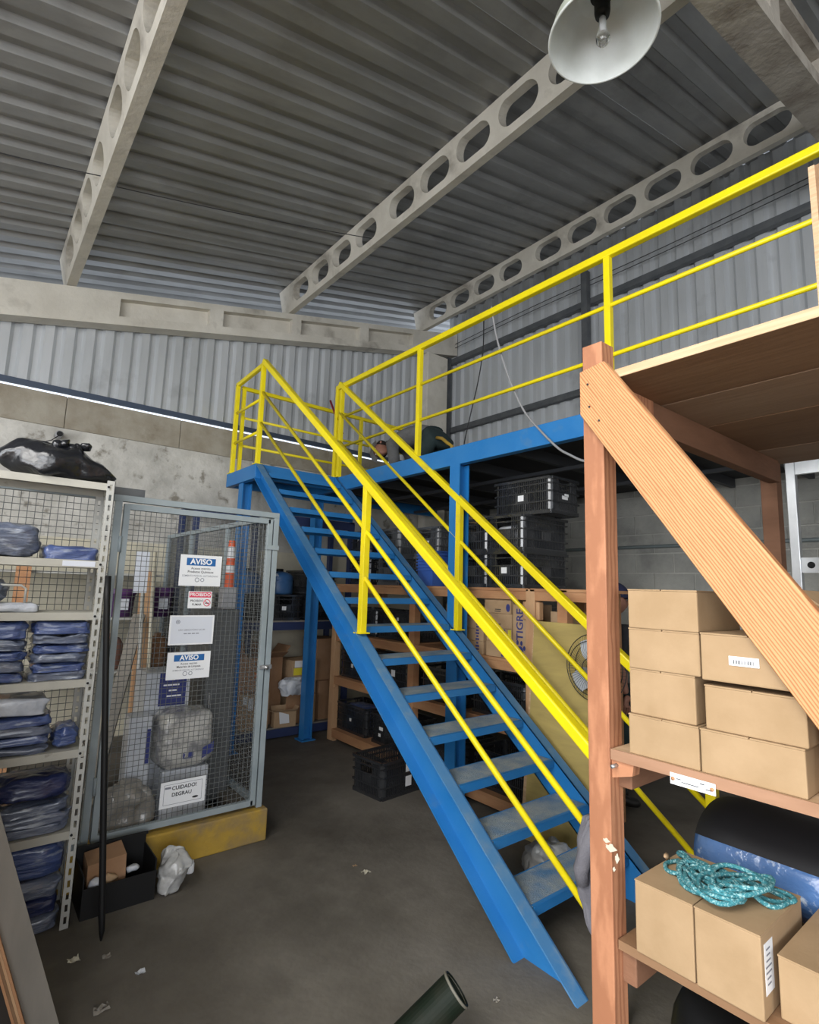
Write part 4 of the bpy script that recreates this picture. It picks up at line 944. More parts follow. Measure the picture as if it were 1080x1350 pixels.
# front: fixed part (behind the slotted shelf) and the door
fbar((-1.2, YC, CT), (XC+0.018, YC, CT), cg); fbar((-1.2, YC, CB+0.018), (0.63, YC, CB+0.018), cg)
for xv in (-1.2, 0.645, XC): fbar((xv, YC, CB), (xv, YC, CT-0.018), cg)
wires('mesh_panel', cg, (-1.18, YC), (0.63, YC), 'x', CB+0.03, CT-0.02, 0.034)
dr = MB().bar((0.69, YC-0.004, CB+0.02), (0.69, YC-0.004, CT-0.03), 0.038, 0.03).build('door', M_cage, cg)
for a, b in (((XC-0.045, YC-0.004, CB+0.02), (XC-0.045, YC-0.004, CT-0.03)), ((0.69, YC-0.004, CT-0.045), (XC-0.045, YC-0.004, CT-0.045)), ((0.69, YC-0.004, CB+0.035), (XC-0.045, YC-0.004, CB+0.035))):
    fbar(a, b, dr, 'door_bar', 0.034)
wires('door_mesh', dr, (0.705, YC-0.004), (XC-0.06, YC-0.004), 'x', CB+0.05, CT-0.06)
for zz in (1.80, 0.50): MB().tube([(0.668, YC-0.026, zz-0.045), (0.668, YC-0.026, zz+0.045)], 0.009, 8).build('hinge', M_cage, dr, smooth=True)
MB().box(XC-0.07, XC+0.02, YC-0.03, YC-0.024, 1.83, 1.86).build('latch', M_cage, dr); MB().box(XC-0.06, XC+0.02, YC-0.032, YC-0.024, 1.05, 1.075).build('latch', M_bolt, dr)
MB().tube([(XC-0.02, YC-0.03, 1.06), (XC-0.02, YC-0.05, 1.06)], 0.014, 10).build('padlock', M_bolt, dr, smooth=True)
# right side panel running back to the wall
fbar((XC, YC+0.02, CT-0.01), (XC, 6.0, CT-0.01), cg); fbar((XC, YC+0.02, CB+0.018), (XC, 6.0, CB+0.018), cg)
for yv in (4.34, 5.25, 5.99): fbar((XC, yv, CB), (XC, yv, CT-0.03), cg)
wires('mesh_panel', cg, (XC, YC+0.02), (XC, 5.99), 'y', CB+0.03, CT-0.03)
# raised floor with worn yellow kerb
kb = thing('cage_kerb', None, None, (0.2, 4.7, 0), kind='structure')
MB().box(-1.3, 1.50, YC+0.10, 6.04, 0, 0.10).build('raised_floor', M_floor, kb)
MB().box(-1.3, XC+0.045, YC-0.055, YC+0.10, 0, 0.19).build('kerb', M_yelc, kb, bevel=0.008)
MB().box(1.505, XC+0.045, YC+0.10, 6.04, 0, 0.19).build('kerb', M_floor, kb, bevel=0.008)

# signs on the door
YS = YC-0.028
def sign(label, x0, x1, z0, z1, m=M_paper):
    t = thing('paper_sign', label, 'sign', ((x0+x1)/2, YS, z0), group='signs on the cage door')
    quad('sheet', m, t, ((x0+x1)/2, YS, (z0+z1)/2), XR, ZU, x1-x0, z1-z0, off=0.0); return t
def pxr(x0, y0, x1, y1):
    a, b = ony(x0, y0, YS), ony(x1, y1, YS); return a.x, b.x, min(a.z, b.z), max(a.z, b.z)
def aviso(label, x0, x1, z0, z1, l1, l2, l3):
    t = sign(label, x0, x1, z0, z1); w, h = x1-x0, z1-z0; c = (x0+x1)/2
    quad('blue_panel', M_signb, t, (c, YS, z0+h*0.78), XR, ZU, w*0.70, h*0.24, off=0.0009, t=0.0004)
    text_obj('heading', 'AVISO', h*0.25, M_wht, t, (c, YS-0.0016, z0+h*0.78), XR, ZU, bold=0.03)
    text_obj('text_line', l1, h*0.10, M_ink, t, (c, YS-0.0012, z0+h*0.565), XR, ZU, bold=0.01)
    text_obj('text_line', l2, h*0.105, M_ink, t, (c, YS-0.0012, z0+h*0.455), XR, ZU, bold=0.015)
    text_obj('text_line', l3, h*0.075, M_inkg, t, (c, YS-0.0012, z0+h*0.325), XR, ZU, bold=0.008)
    m = MB()
    for dx, r in ((-0.02*w/0.27, 0.012), (0.014*w/0.27, 0.010)):
        m.tube([(c+dx+r*math.cos(2*math.pi*k/16), YS-0.0015, z0+h*0.20+r*math.sin(2*math.pi*k/16)) for k in range(16)], 0.0016, 4, closed=True)
    m.build('emblem', M_inkg, t)
x0, x1, z0, z1 = pxr(235, 772, 293, 733); aviso('upper white notice with a blue heading on the cage door', x0, x1, z0, z1-0.004, 'Acesso restrito', 'Produtos Químicos', 'SOMENTE PESSOAL AUTORIZADO')
x0, x1, z0, z1 = pxr(218, 897, 278, 858); aviso('lower white notice with a blue heading on the cage door', x0, x1, z0, z1, 'Acesso restrito', 'Materiais de Limpeza', 'SOMENTE PESSOAL AUTORIZADO')
x0, x1, z0, z1 = pxr(247, 802, 280, 780)
t = sign('small no-smoking notice with a red heading on the cage door', x0, x1, z0, z1); w, h = x1-x0, z1-z0
quad('red_panel', M_signr, t, ((x0+x1)/2, YS, z0+h*0.80), XR, ZU, w*0.92, h*0.32, off=0.0009, t=0.0004)
text_obj('heading', 'PROIBIDO', h*0.27, M_wht, t, ((x0+x1)/2, YS-0.0016, z0+h*0.80), XR, ZU, bold=0.02)
text_obj('text_line', 'PROIBIDO', h*0.17, M_ink, t, (x0+w*0.37, YS-0.0012, z0+h*0.44), XR, ZU, bold=0.015)
text_obj('text_line', 'FUMAR', h*0.17, M_ink, t, (x0+w*0.37, YS-0.0012, z0+h*0.22), XR, ZU, bold=0.015)
m = MB(); c = Vector((x0+w*0.80, YS-0.0015, z0+h*0.33)); r = h*0.19
m.tube([c+Vector((r*math.cos(2*math.pi*k/20), 0, r*math.sin(2*math.pi*k/20))) for k in range(20)], 0.0022, 4, closed=True); m.tube([c+Vector((-r*0.7, 0, r*0.7)), c+Vector((r*0.7, 0, -r*0.7))], 0.002, 4)
m.build('prohibition_symbol', M_signr, t); MB().bar(c+Vector((-r*0.55, 0, -r*0.1)), c+Vector((r*0.6, 0, -r*0.1)), 0.001, 0.006).build('cigarette_symbol', M_ink, t)
x0, x1, z0, z1 = pxr(221, 851, 283, 811)
t = sign('plain framed notice with two short lines of print on the cage door', x0, x1, z0, z1); w, h = x1-x0, z1-z0
quad('inner_panel', M_paperb, t, ((x0+x1)/2, YS, (z0+z1)/2), XR, ZU, w*0.92, h*0.90, off=0.0009, t=0.0003)
text_obj('text_line', 'USO OBRIGATÓRIO DE EPI', h*0.075, M_inkg, t, ((x0+x1)/2, YS-0.0016, z0+h*0.50), XR, ZU, bold=0.006)
[quad('text_line', M_inkg, t, (x0+w*(0.36+0.09*q), YS, z0+h*0.38), XR, ZU, w*0.07, h*0.03, off=0.0013, t=0.0003) for q in range(4)]
m = MB(); c = Vector((x0+w*0.18, YS-0.0015, z0+h*0.78)); r = h*0.06
m.tube([c+Vector((r*math.cos(2*math.pi*k/16), 0, r*math.sin(2*math.pi*k/16))) for k in range(16)], 0.0016, 4, closed=True); m.tube([c, c+Vector((0, -0.0004, 0))], r*0.45, 8); m.build('emblem', M_inkg, t)
x0, x1, z0, z1 = pxr(209, 1071, 272, 1019)
t = sign('white step warning notice at the bottom of the cage door', x0, x1, z0+0.012, z1-0.012); w, h = x1-x0, z1-z0-0.024; z0 += 0.012
m = MB(); 
for a, b in (((x0+w*.08, z0+h*.12), (x0+w*.92, z0+h*.12)), ((x0+w*.92, z0+h*.12), (x0+w*.92, z0+h*.88)), ((x0+w*.92, z0+h*.88), (x0+w*.08, z0+h*.88)), ((x0+w*.08, z0+h*.88), (x0+w*.08, z0+h*.12))):
    m.bar((a[0], YS-0.001, a[1]), (b[0], YS-0.001, b[1]), 0.0018, 0.0018)
m.build('printed_frame', M_inkg, t)
text_obj('heading', 'CUIDADO!', h*0.20, M_ink, t, (x0+w*0.52, YS-0.0016, z0+h*0.72), XR, ZU, bold=0.025)
text_obj('heading', 'DEGRAU', h*0.20, M_ink, t, (x0+w*0.47, YS-0.0016, z0+h*0.47), XR, ZU, bold=0.025)
MB().add([(x0+w*0.78+0.018*math.cos(2*math.pi*k/16), YS-0.0012, z0+h*0.24+0.006*math.sin(2*math.pi*k/16)) for k in range(16)], [tuple(range(16))]).build('emblem', M_ink, t)
quad('emblem', M_inkg, t, (x0+w*0.16, YS, z0+h*0.76), XR, ZU, w*0.13, h*0.08, off=0.0009, t=0.0003)

# ------------------------------------------------------------------ inside the cage
ZF = 0.101
ws = thing('wall_shelving', 'white shelf boards on timber uprights inside the cage at the far wall', 'shelf', (0.4, 5.75, ZF))
UX = ony(191, 800, 5.41).x
SZ = [ony(190, 882, 5.45).z, ony(190, 814, 5.45).z, ony(190, 757, 5.45).z]
for zz in SZ: MB().box(-1.1, 1.45, 5.45, 6.03, zz-0.02, zz).build('shelf_board', M_rackm, ws)
for xv in (-0.75, ony(25, 800, 5.41).x, UX): MB().box(xv-0.05, xv+0.05, 5.38, 5.44, ZF, SZ[2]+0.03).build('timber_upright', M_rackl if xv > 0.5 else M_rackw, ws)
def bucket(x, y, z, label, m, r=0.13, h=0.22):
    t = thing('plastic_bucket', label, 'bucket', (x, y, z), group='buckets inside the cage')
    MB().lathe([(0, 0.0), (r*0.85, 0), (r*0.97, h*0.8), (r*1.05, h*0.82), (r*1.05, h*0.86), (r, h*0.88), (r*1.03, h*0.97), (r*1.03, h), (0, h)], (x, y, z), 28).build('body', m, t, smooth=True)
    quad('label', M_pwhite, t, (x+0.01, y-r*1.0, z+h*0.45), XR, ZU, 0.08, 0.10)
bucket(UX+0.17, 5.62, SZ[1]+0.001, 'purple plastic bucket on the shelf right of the timber upright', M_purple, 0.125, 0.27); bucket(UX-0.16, 5.66, SZ[1]+0.001, 'dark purple bucket on the shelf left of the timber upright', M_purple, 0.13, 0.25)
for k, xv in enumerate((UX-0.2, UX+0.0, UX+0.185)):
    tag(MB().lathe([(0, 0), (0.085, 0), (0.09, 0.02), (0.09, 0.22), (0.06, 0.27), (0.03, 0.28), (0.03, 0.31), (0, 0.31)], (xv, 5.6, SZ[0]+0.001), 20).build('canister', M_card3 if k else mat('brown_canister', (0.18, 0.10, 0.08)), smooth=True), ('brown canister left of the timber upright on the low cage shelf', 'brown canister just right of the timber upright on the low cage shelf', 'brown canister at the right end of the low cage shelf')[k], 'canister', 'canisters inside the cage')
# tools leaning in the cage
tag(MB().bar((0.86, 4.55, ZF), (1.24, 5.30, 1.30), 0.10, 0.022).build('leaning_plank', M_plygrey, bevel=0.002), 'grey plank leaning diagonally inside the cage', 'plank')
for k, (xa_, m_) in enumerate(((1.13, M_rackm), (1.21, M_cream))):
    tag(MB().tube([(xa_, 4.55+0.05*k, ZF), (xa_+0.06, 5.1, 1.85)], 0.016, 8).build('leaning_pole', m_, smooth=True), ('white pole leaning inside the cage behind the notices', 'cream pole leaning inside the cage behind the notices')[k], 'pole')
tag(MB().box(1.06, 1.16, 4.80, 4.82, 1.50, 1.83).build('hanging_folder', M_paperb), 'white paper folder hanging behind the upper notice', 'folder')
CY = 3.88; dx_ = ony(302, 760, CY+0.07).x; dz0 = ony(298, 803, CY+0.02).z
cb = thing('steel_cabinet', 'dim grey steel cabinet inside the cage under the banded road post', 'cabinet', (1.46, CY+0.2, ZF))
M_cab = mat('grey_cabinet_paint', (0.10, 0.105, 0.108), rough=0.5)
MB().box(1.37, 1.575, CY, CY+0.45, ZF+0.03, dz0-0.001).build('body', M_cab, cb, bevel=0.004)
MB().box(1.378, 1.567, CY-0.008, CY-0.001, ZF+0.06, dz0-0.02).build('door', M_cab, cb, bevel=0.003); MB().box(1.39, 1.40, CY-0.025, CY-0.009, 0.75, 0.85).build('handle', M_bolt, cb)
MB().box(1.37, 1.575, CY, CY+0.45, ZF, ZF+0.029).build('plinth', M_black, cb)
dl = thing('road_delineator', 'orange and silver banded road post standing on the grey cabinet', 'road post', (dx_, CY+0.07, dz0))
MB().box(dx_-0.05, dx_+0.05, CY+0.03, CY+0.12, dz0, dz0+0.155).build('grey_sleeve', mat('sleeve_grey', (0.36, 0.36, 0.38), rough=0.5), dl, bevel=0.006)
z_ = dz0+0.155
for h_, m_, r_ in ((0.105, M_orange, 0.036), (0.055, M_silver, 0.034), (0.050, M_orange, 0.032), (0.085, M_silver, 0.028), (0.045, M_orange, 0.025)):
    MB().lathe([(0, 0), (r_, 0), (r_-0.003, h_), (0, h_)], (dx_+0.005, CY+0.07, z_), 20).build('band', m_, dl, smooth=False); z_ += h_
# packages near the door
t = thing('white_carton', 'white carton with a navy print panel inside the cage door', 'box', (1.10, 3.95, ZF))
MB().box(0.98, 1.26, 3.86, 4.12, ZF, 1.01).build('body', M_pwhite, t, bevel=0.006)
quad('navy_panel', M_inkn, t, (1.15, 3.8595, 0.90), XR, ZU, 0.17, 0.21); [quad('print_line', M_wht, t, (1.13+0.01*q, 3.8585, 0.96-0.035*q), XR, ZU, (0.06, 0.10, 0.05, 0.09)[q], 0.010, t=0.0004) for q in range(4)]
t = thing('white_carton', 'narrow white carton with a black stripe left of the wrapped rolls', 'box', (0.94, 3.85, ZF))
MB().box(0.87, 1.00, 3.70, 3.84, ZF, 0.78).build('body', M_pwhite, t, bevel=0.006); quad('black_stripe', M_inkn, t, (0.985, 3.6995, 0.60), XR, ZU, 0.02, 0.20)
bk = thing('wrapped_rolls', 'white shrink-wrapped package of paper rolls behind the step notice', 'package', (1.20, 3.70, ZF))
MB().box(1.06, 1.34, 3.62, 3.80, ZF, 0.46).build('lower_pack', M_pwhite, bk, bevel=0.01)
MB().blob((1.19, 3.71, 0.63), 0.165, 0.13, 0.17, 5.0, 0.016, 9, 6, 40, 22).build('wrapped_body', mat('shrink_wrap', (0.50, 0.49, 0.46), (0.22, 0.22, 0.23), 7, 0.25, coat=0.5, bump=0.5, bs=14, lo=0.48, hi=0.62), bk, smooth=True)
quad('printed_badge', M_inkn, bk, (1.19, 3.575, 0.545), XR, ZU, 0.06, 0.035); quad('printed_panel', M_inkn, bk, (1.31, 3.580, 0.56), (1, 0, 0.5), ZU, 0.08, 0.06)
tag(MB().blob((0.85, 3.60, 0.27), 0.16, 0.065, 0.17, 3.0, 0.034, 13, 8, 44, 28, flat=ZF).build('clear_bag', mat('cloudy_film', (0.22, 0.20, 0.17), (0.36, 0.34, 0.31), 8, 0.2, coat=0.6, bump=0.8, bs=14), smooth=True), 'cloudy clear plastic bag bulging at the bottom of the cage door', 'bag')

# ================================================================== SLOTTED STEEL SHELF (left)
YR0, YR1, XRR, XRL = 3.11, 3.40, 0.555, -0.42
sh = thing('slotted_shelf', 'white slotted-angle steel shelf unit in front of the cage at left', 'shelf', (0.1, 3.25, 0))
def slotted(x, y, sx, sy, z1):
    """perforated angle upright, legs pointing along sx and sy"""
    m = MB(); w, t, pit, sl = 0.038, 0.003, 0.052, 0.030
    def leg(ax):
        def bx(a0, a1, z0, zz1):
            if ax == 'x': m.box(min(x, x+sx*a0, x+sx*a1) if False else min(x+sx*a0, x+sx*a1), max(x+sx*a0, x+sx*a1), min(y, y+sy*t), max(y, y+sy*t), z0, zz1)
            else: m.box(min(x, x+sx*t), max(x, x+sx*t), min(y+sy*a0, y+sy*a1), max(y+sy*a0, y+sy*a1), z0, zz1)
        bx(0, 0.013, 0, z1); bx(0.025, w, 0, z1); z = 0.0
        while z < z1: bx(0.013, 0.025, z, min(z+pit-sl, z1)); z += pit
    leg('x'); leg('y')
    m.build('slotted_upright', M_rackm, sh)
for x, sx in ((XRR, -1), (XRL, 1)):
    slotted(x, YR0, sx, 1, 2.10); slotted(x, YR1, sx, -1, 2.10)
SHZ = [0.425, 0.79, 1.115, 1.435, 1.69, 2.085]
for z in SHZ:
    MB().box(XRL+0.004, XRR-0.004, YR0+0.004, YR1-0.004, z-0.003, z).box(XRL+0.004, XRR-0.004, YR0+0.004, YR0+0.006, z-0.036, z-0.003).box(XRL+0.004, XRR-0.004, YR1-0.006, YR1-0.004, z-0.036, z-0.003).box(XRR-0.006, XRR-0.004, YR0+0.006, YR1-0.006, z-0.036, z-0.003).build('shelf_panel', M_shelfm, sh)
    for xx_ in (XRR-0.03, XRL+0.03): MB().tube([(xx_, YR0+0.003, z-0.018), (xx_, YR0-0.004, z-0.018)], 0.006, 6).build('bolt', M_black, sh)
quad('shelf_label', M_paperb, sh, (ony(105, 738, YR0).x, YR0+0.003, SHZ[4]-0.018), XR, ZU, 0.14, 0.026)
# garments packed in film
GP = 'packed garments on the slotted shelf'
def pack(label, x0, x1, z0, z1, m, seed, y0=3.135, y1=3.375, amp=0.010, pw=4.0, cat='garment pack', name='garment_pack'):
    """folded garment in film: box-like, creased along its folds, sagging corners"""
    b = MB(); b.blob(((x0+x1)/2, (y0+y1)/2, (z0+z1)/2), (x1-x0)/2, (y1-y0)/2, (z1-z0)/2+0.001, 7.0 if pw > 3.5 else pw+0.6, amp*0.8, 6, seed, 44, 18, flat=z0+0.0005)
    h = z1-z0
    for v in b.v:
        u = (v.z-z0)/h
        f = 0.006*math.sin(u*math.pi*5+seed) + 0.017*noise.noise(Vector((v.x*34+seed, v.y*34, v.z*70)))
        c = Vector(((x0+x1)/2, (y0+y1)/2, v.z)); d = (v-c); d.z = 0
        if d.length > 1e-4: v += d.normalized()*f*min(1, d.length/0.08)
        v.z += 0.018*noise.noise(Vector((v.x*24, v.y*24, seed)))*u
        v.z = max(z0+0.0005, min(z1+0.004, v.z)); v.y = max(y0-0.02, min(y1+0.01, v.y)); v.x = min(v.x, XRR-0.008)
    return tag(b.build(name, m, smooth=True), label, cat, GP)
z = SHZ[4]
pack('lumpy film-wrapped bundle of blue garments on the second shelf from the top', -0.05, 0.265, z, z+0.16, M_pgrey, 1, amp=0.03, pw=2.6)
pack('flat blue garment pack at the right end of the second shelf from the top', 0.285, 0.515, z, z+0.07, M_pblue, 2, amp=0.012)
z = SHZ[3]
pack('small blue film-wrapped bundle at the left picture edge on the third shelf', -0.05, 0.17, z+0.042, z+0.16, M_pgrey, 3, amp=0.02, pw=2.6)
pack('flat clear film pack lying on the third shelf', 0.05, 0.30, z, z+0.04, M_pwhite, 4, amp=0.008)
hz = MB(); hz.tube([(0.10, 3.16, z+0.042), (0.10, 3.16, z+0.11), (0.115, 3.16, z+0.125), (0.215, 3.16, z+0.125), (0.235, 3.16, z+0.11), (0.235, 3.16, z+0.042)], 0.006, 6)
tag(hz.build('bent_wire_handle', M_rackm, smooth=True), 'white bent wire handle standing on the third shelf', 'handle', GP)
nth = ('bottom', 'second', 'third', 'fourth', 'fifth', 'sixth', 'top')
def stackp(z, x0, x1, hs, ms, where, seed):
    for k, h in enumerate(hs):
        e = R.uniform(-0.012, 0.012)
        nmk = 'top' if k == len(hs)-1 else nth[k]
        q = 'one' if nmk in ('top', 'bottom') else 'from below'
        pack('film-wrapped pack, %s %s of %s' % (nmk, q, where), x0+max(e, 0), x1+min(e, 0), z, z+h, ms[k % len(ms)], seed+k, amp=0.009); z += h+0.0015
stackp(SHZ[2], 0.285, 0.515, (0.038, 0.04, 0.042, 0.042, 0.045, 0.06), (M_pgrey, M_pblue), 'the right stack on the fourth shelf', 20)
stackp(SHZ[2], -0.02, 0.265, (0.045, 0.05, 0.045, 0.05, 0.085), (M_pblue, M_pgrey), 'the left stack on the fourth shelf', 30)
stackp(SHZ[1], 0.03, 0.40, (0.035, 0.04, 0.045, 0.045), (M_pgrey, M_pblue), 'the pile on the fifth shelf', 40)
pack('white folded garment pack on the pile of the fifth shelf', 0.09, 0.38, SHZ[1]+0.172, SHZ[1]+0.255, M_pwhite, 46, amp=0.014)
pack('blue crumpled pack at the right end of the fifth shelf', 0.41, 0.515, SHZ[1], SHZ[1]+0.10, M_pblue, 48, amp=0.02, pw=2.4)
stackp(SHZ[0], 0.22, 0.515, (0.04, 0.045, 0.05), (M_pgrey,), 'the right stack on the sixth shelf', 50)
pack('dark navy bundle lying on the right stack of the sixth shelf', 0.20, 0.515, SHZ[0]+0.145, SHZ[0]+0.25, M_pnavy, 55, amp=0.018, pw=3)
stackp(SHZ[0], -0.05, 0.20, (0.06, 0.06, 0.065, 0.065), (M_pgrey, M_pwhite), 'the left stack on the sixth shelf', 60)
stackp(0.0, 0.20, 0.515, (0.07, 0.075, 0.075), (M_pgrey, M_pnavy), 'the floor pile under the shelf unit', 70)
pack('large film bag of garments on the floor pile under the shelf unit', 0.19, 0.515, 0.225, 0.385, M_pblue, 75, amp=0.02, pw=3)
# black bin bag and flat tray on top
bb = thing('bin_bag', 'shiny black bin bag lying on top of the slotted shelf', 'bag', (0.30, 3.26, SHZ[5]))
b = MB(); b.blob((0.32, 3.26, SHZ[5]+0.082), 0.245, 0.17, 0.105, 2.4, 0.032, 7, 12, 64, 34, flat=SHZ[5]+0.001)
for v in b.v:
    f_ = 0.010*math.sin(v.x*60+v.z*40)*noise.noise(Vector((v.x*9, v.y*9, v.z*9))); v.z += f_; v.y += f_
    if v.x > 0.38: v.z = SHZ[5]+0.001 + (v.z-SHZ[5]-0.001)*max(0.3, 1-(v.x-0.38)*3.0)
    v.z = max(v.z, SHZ[5]+0.001)
b.build('body', M_bag, bb, smooth=True)
kn = MB(); 
for k in range(5): kn.blob((0.29+0.030*k, 3.17, SHZ[5]+0.170+0.012*math.sin(k*2.0)), 0.026, 0.03, 0.024, 2.2, 0.014, 14, 20+k, 12, 8)
kn.build('knot', M_bag, bb, smooth=True)
ft = thing('steel_tray', 'flat dark steel tray projecting past the shelf top over the cage', 'tray', (0.56, 3.55, CT+0.02))
x0, x1 = ony(118, 640, 3.52).x, ony(190, 640, 3.52).x; zt_ = CT+0.020
MB().box(x0, x1, 3.48, 3.74, zt_, zt_+0.006).build('tray_bottom', M_alu, ft); MB().box(x0, x1, 3.475, 3.482, zt_, zt_+0.045).box(x0, x1, 3.738, 3.745, zt_, zt_+0.045).box(x1-0.006, x1, 3.482, 3.738, zt_, zt_+0.045).build('tray_rim', M_girt, ft)
# pipe stub and wire on the far wall
p = ony(76, 575, YW); pt_ = thing('pipe_stub', 'grey pipe stub with a drooping wire sticking out of the far wall', 'pipe', (p.x, YW-0.05, p.z))
MB().tube([(p.x, YW, p.z), (p.x, YW-0.16, p.z-0.01)], 0.032, 16).build('pipe', M_wirec, pt_, smooth=True); MB().tube([(p.x, YW-0.161, p.z-0.01), (p.x, YW-0.163, p.z-0.01)], 0.025, 16).build('pipe_mouth', M_black, pt_)
MB().tube([(p.x, YW-0.15, p.z-0.02), (p.x-0.06, YW-0.2, p.z-0.09), (p.x-0.16, YW-0.2, p.z-0.14)], 0.005, 5).build('wire', M_wired, pt_, smooth=True)
# black bar leaning against the shelf
fb = onz(133, 1240, 0); tb = ony(141, 792, 3.04)
tag(MB().tube([(fb.x, fb.y, 0.0), (fb.x, fb.y, 0.04), (fb.x+(tb.x-fb.x)*0.05, fb.y+(tb.y-fb.y)*0.05, 0.10), tuple(tb), (tb.x-0.004, tb.y+0.008, tb.z+0.12)], [0.004, 0.012, 0.0145, 0.0145, 0.0145], 10).build('pry_bar', M_black, smooth=True), 'long black steel bar leaning against the slotted shelf', 'bar')

# ================================================================== THINGS ON THE FLOOR
fo = onz(205, 1165, 0)
bn = thing('black_bin', 'black plastic tray of scraps on the floor beside the yellow kerb', 'tray', (0.76, 3.25, 0))
x0, x1, y0, y1, h = 0.60, 0.93, 3.13, 3.37, 0.19
MB().box(x0, x1, y0, y0+0.006, 0, h*0.72).box(x0, x1, y1-0.006, y1, 0, h+0.04).box(x0, x0+0.006, y0+0.006, y1-0.006, 0, h).box(x1-0.006, x1, y0+0.006, y1-0.006, 0, h).box(x0+0.006, x1-0.006, y0+0.006, y1-0.006, 0, 0.006).build('tray_body', M_black, bn)
MB().box(x0-0.008, x1+0.008, y1-0.012, y1+0.004, h+0.041, h+0.052).build('rim', M_black, bn)
tag(MB().hexa([(0.63,3.20,0.08),(0.80,3.19,0.10),(0.80,3.34,0.10),(0.63,3.34,0.08),(0.63,3.22,0.20),(0.80,3.21,0.22),(0.80,3.34,0.24),(0.63,3.34,0.22)]).build('cardboard_scrap', M_card3), 'bent cardboard scrap inside the black tray', 'scrap', 'scraps in the black tray')
for k, (xv, yv) in enumerate(((0.66, 3.17), (0.73, 3.18), (0.84, 3.22))):
    tag(MB().blob((xv, yv, 0.135), 0.03, 0.022, 0.02, 2.2, 0.012, 20, 40+k, 12, 8).build('paper_scrap', M_pwhite if k != 1 else M_card2, smooth=True), ('crumpled white scrap at the left end of the black tray', 'crumpled brown scrap in the middle of the black tray', 'white paper scrap at the right end of the black tray')[k], 'scrap', 'scraps in the black tray')
b = MB(); b.blob((1.03, 3.20, 0.085), 0.062, 0.11, 0.088, 2.6, 0.030, 15, 51, 44, 30, flat=0.001)
for v in b.v: v.x += (0.10-v.z)*-0.25 if v.y < 3.2 else 0
tag(b.build('clear_plastic_bag', mat('milky_film', (0.50, 0.50, 0.49), (0.36, 0.36, 0.355), 9, 0.25, coat=0.5, bump=0.7, bs=14), smooth=True), 'crumpled clear plastic bag on the floor beside the black tray', 'bag')
p = onz(250, 1150, 0)
tag(MB().lathe([(0, 0), (0.020, 0), (0.022, 0.004), (0.022, 0.045), (0.018, 0.05), (0.018, 0.06), (0, 0.06)], tuple(p), 18).build('plastic_bottle_cap', M_wht, smooth=True), 'small white plastic cap standing on the floor by the kerb', 'cap')
def litter(px, py, m, s, seed, label):
    p = onz(px, py, 0); b = MB(); n = 5; vs = []; rr = random.Random(seed)
    for j in range(n):
        for i in range(n): vs.append((p.x+(i/(n-1)-0.5)*s*2+rr.uniform(-.2, .2)*s, p.y+(j/(n-1)-0.5)*s*1.4+rr.uniform(-.2, .2)*s, 0.001+rr.random()**2*s*0.7))
    b.add(vs, [(j*n+i, j*n+i+1, (j+1)*n+i+1, (j+1)*n+i) for j in range(n-1) for i in range(n-1)])
    tag(b.build('litter_scrap', m), label, 'litter', 'litter on the floor')
litter(97, 1267, M_cream, 0.022, 1, 'yellowish paper scrap on the floor near the black bar')
litter(185, 1283, M_pwhite, 0.018, 2, 'small pale paper scrap on the floor right of the black bar')
litter(133, 1333, M_plygrey, 0.025, 3, 'crumpled grey scrap at the lower left of the floor')
litter(483, 1150, M_cream, 0.024, 4, 'pale scrap on the floor left of the stairs')
litter(468, 1142, M_card2, 0.014, 5, 'tiny brown scrap on the floor left of the stairs')
litter(655, 1320, M_plygrey, 0.014, 6, 'tiny dark scrap on the floor right of the green pipe')
litter(140, 1262, M_plygrey, 0.016, 7, 'tiny dark scrap on the floor under the black bar tip')
litter(662, 1243, M_black, 0.008, 8, 'tiny black crumb on the floor beside the stringer')
# green pipe, its open end raised
a = onz(603, 1303, 0.23); d = (rt0*0.80 + Vector((fw.x, fw.y, 0))*0.14 + Vector((0, 0, 0.66))).normalized()
e0 = a - d*0.34
gp = thing('green_pipe', 'dark green plastic pipe with its open end tilted up at the bottom edge', 'pipe', (e0.x, e0.y, 0))
_, sd, u = basis(d); o_, i_ = MB(), MB(); nn = 32; vs = []
for c_, r_ in ((e0, 0.058), (a, 0.058), (a, 0.052), (e0, 0.052)):
    vs += [c_ + (sd*math.cos(2*math.pi*k/nn)+u*math.sin(2*math.pi*k/nn))*r_ for k in range(nn)]
o_.add(vs, [(q*nn+k, q*nn+(k+1) % nn, (q+1)*nn+(k+1) % nn, (q+1)*nn+k) for q in range(3) for k in range(nn)]); o_.build('pipe_wall', M_gpipe, gp, smooth=False)
MB().tube([a - d*0.006 + (sd*math.cos(2*math.pi*k/nn)+u*math.sin(2*math.pi*k/nn))*0.0565 for k in range(nn)], 0.005, 6, closed=True).build('rim', mat('worn_pipe_rim', (0.16, 0.15, 0.12)), gp, smooth=True)
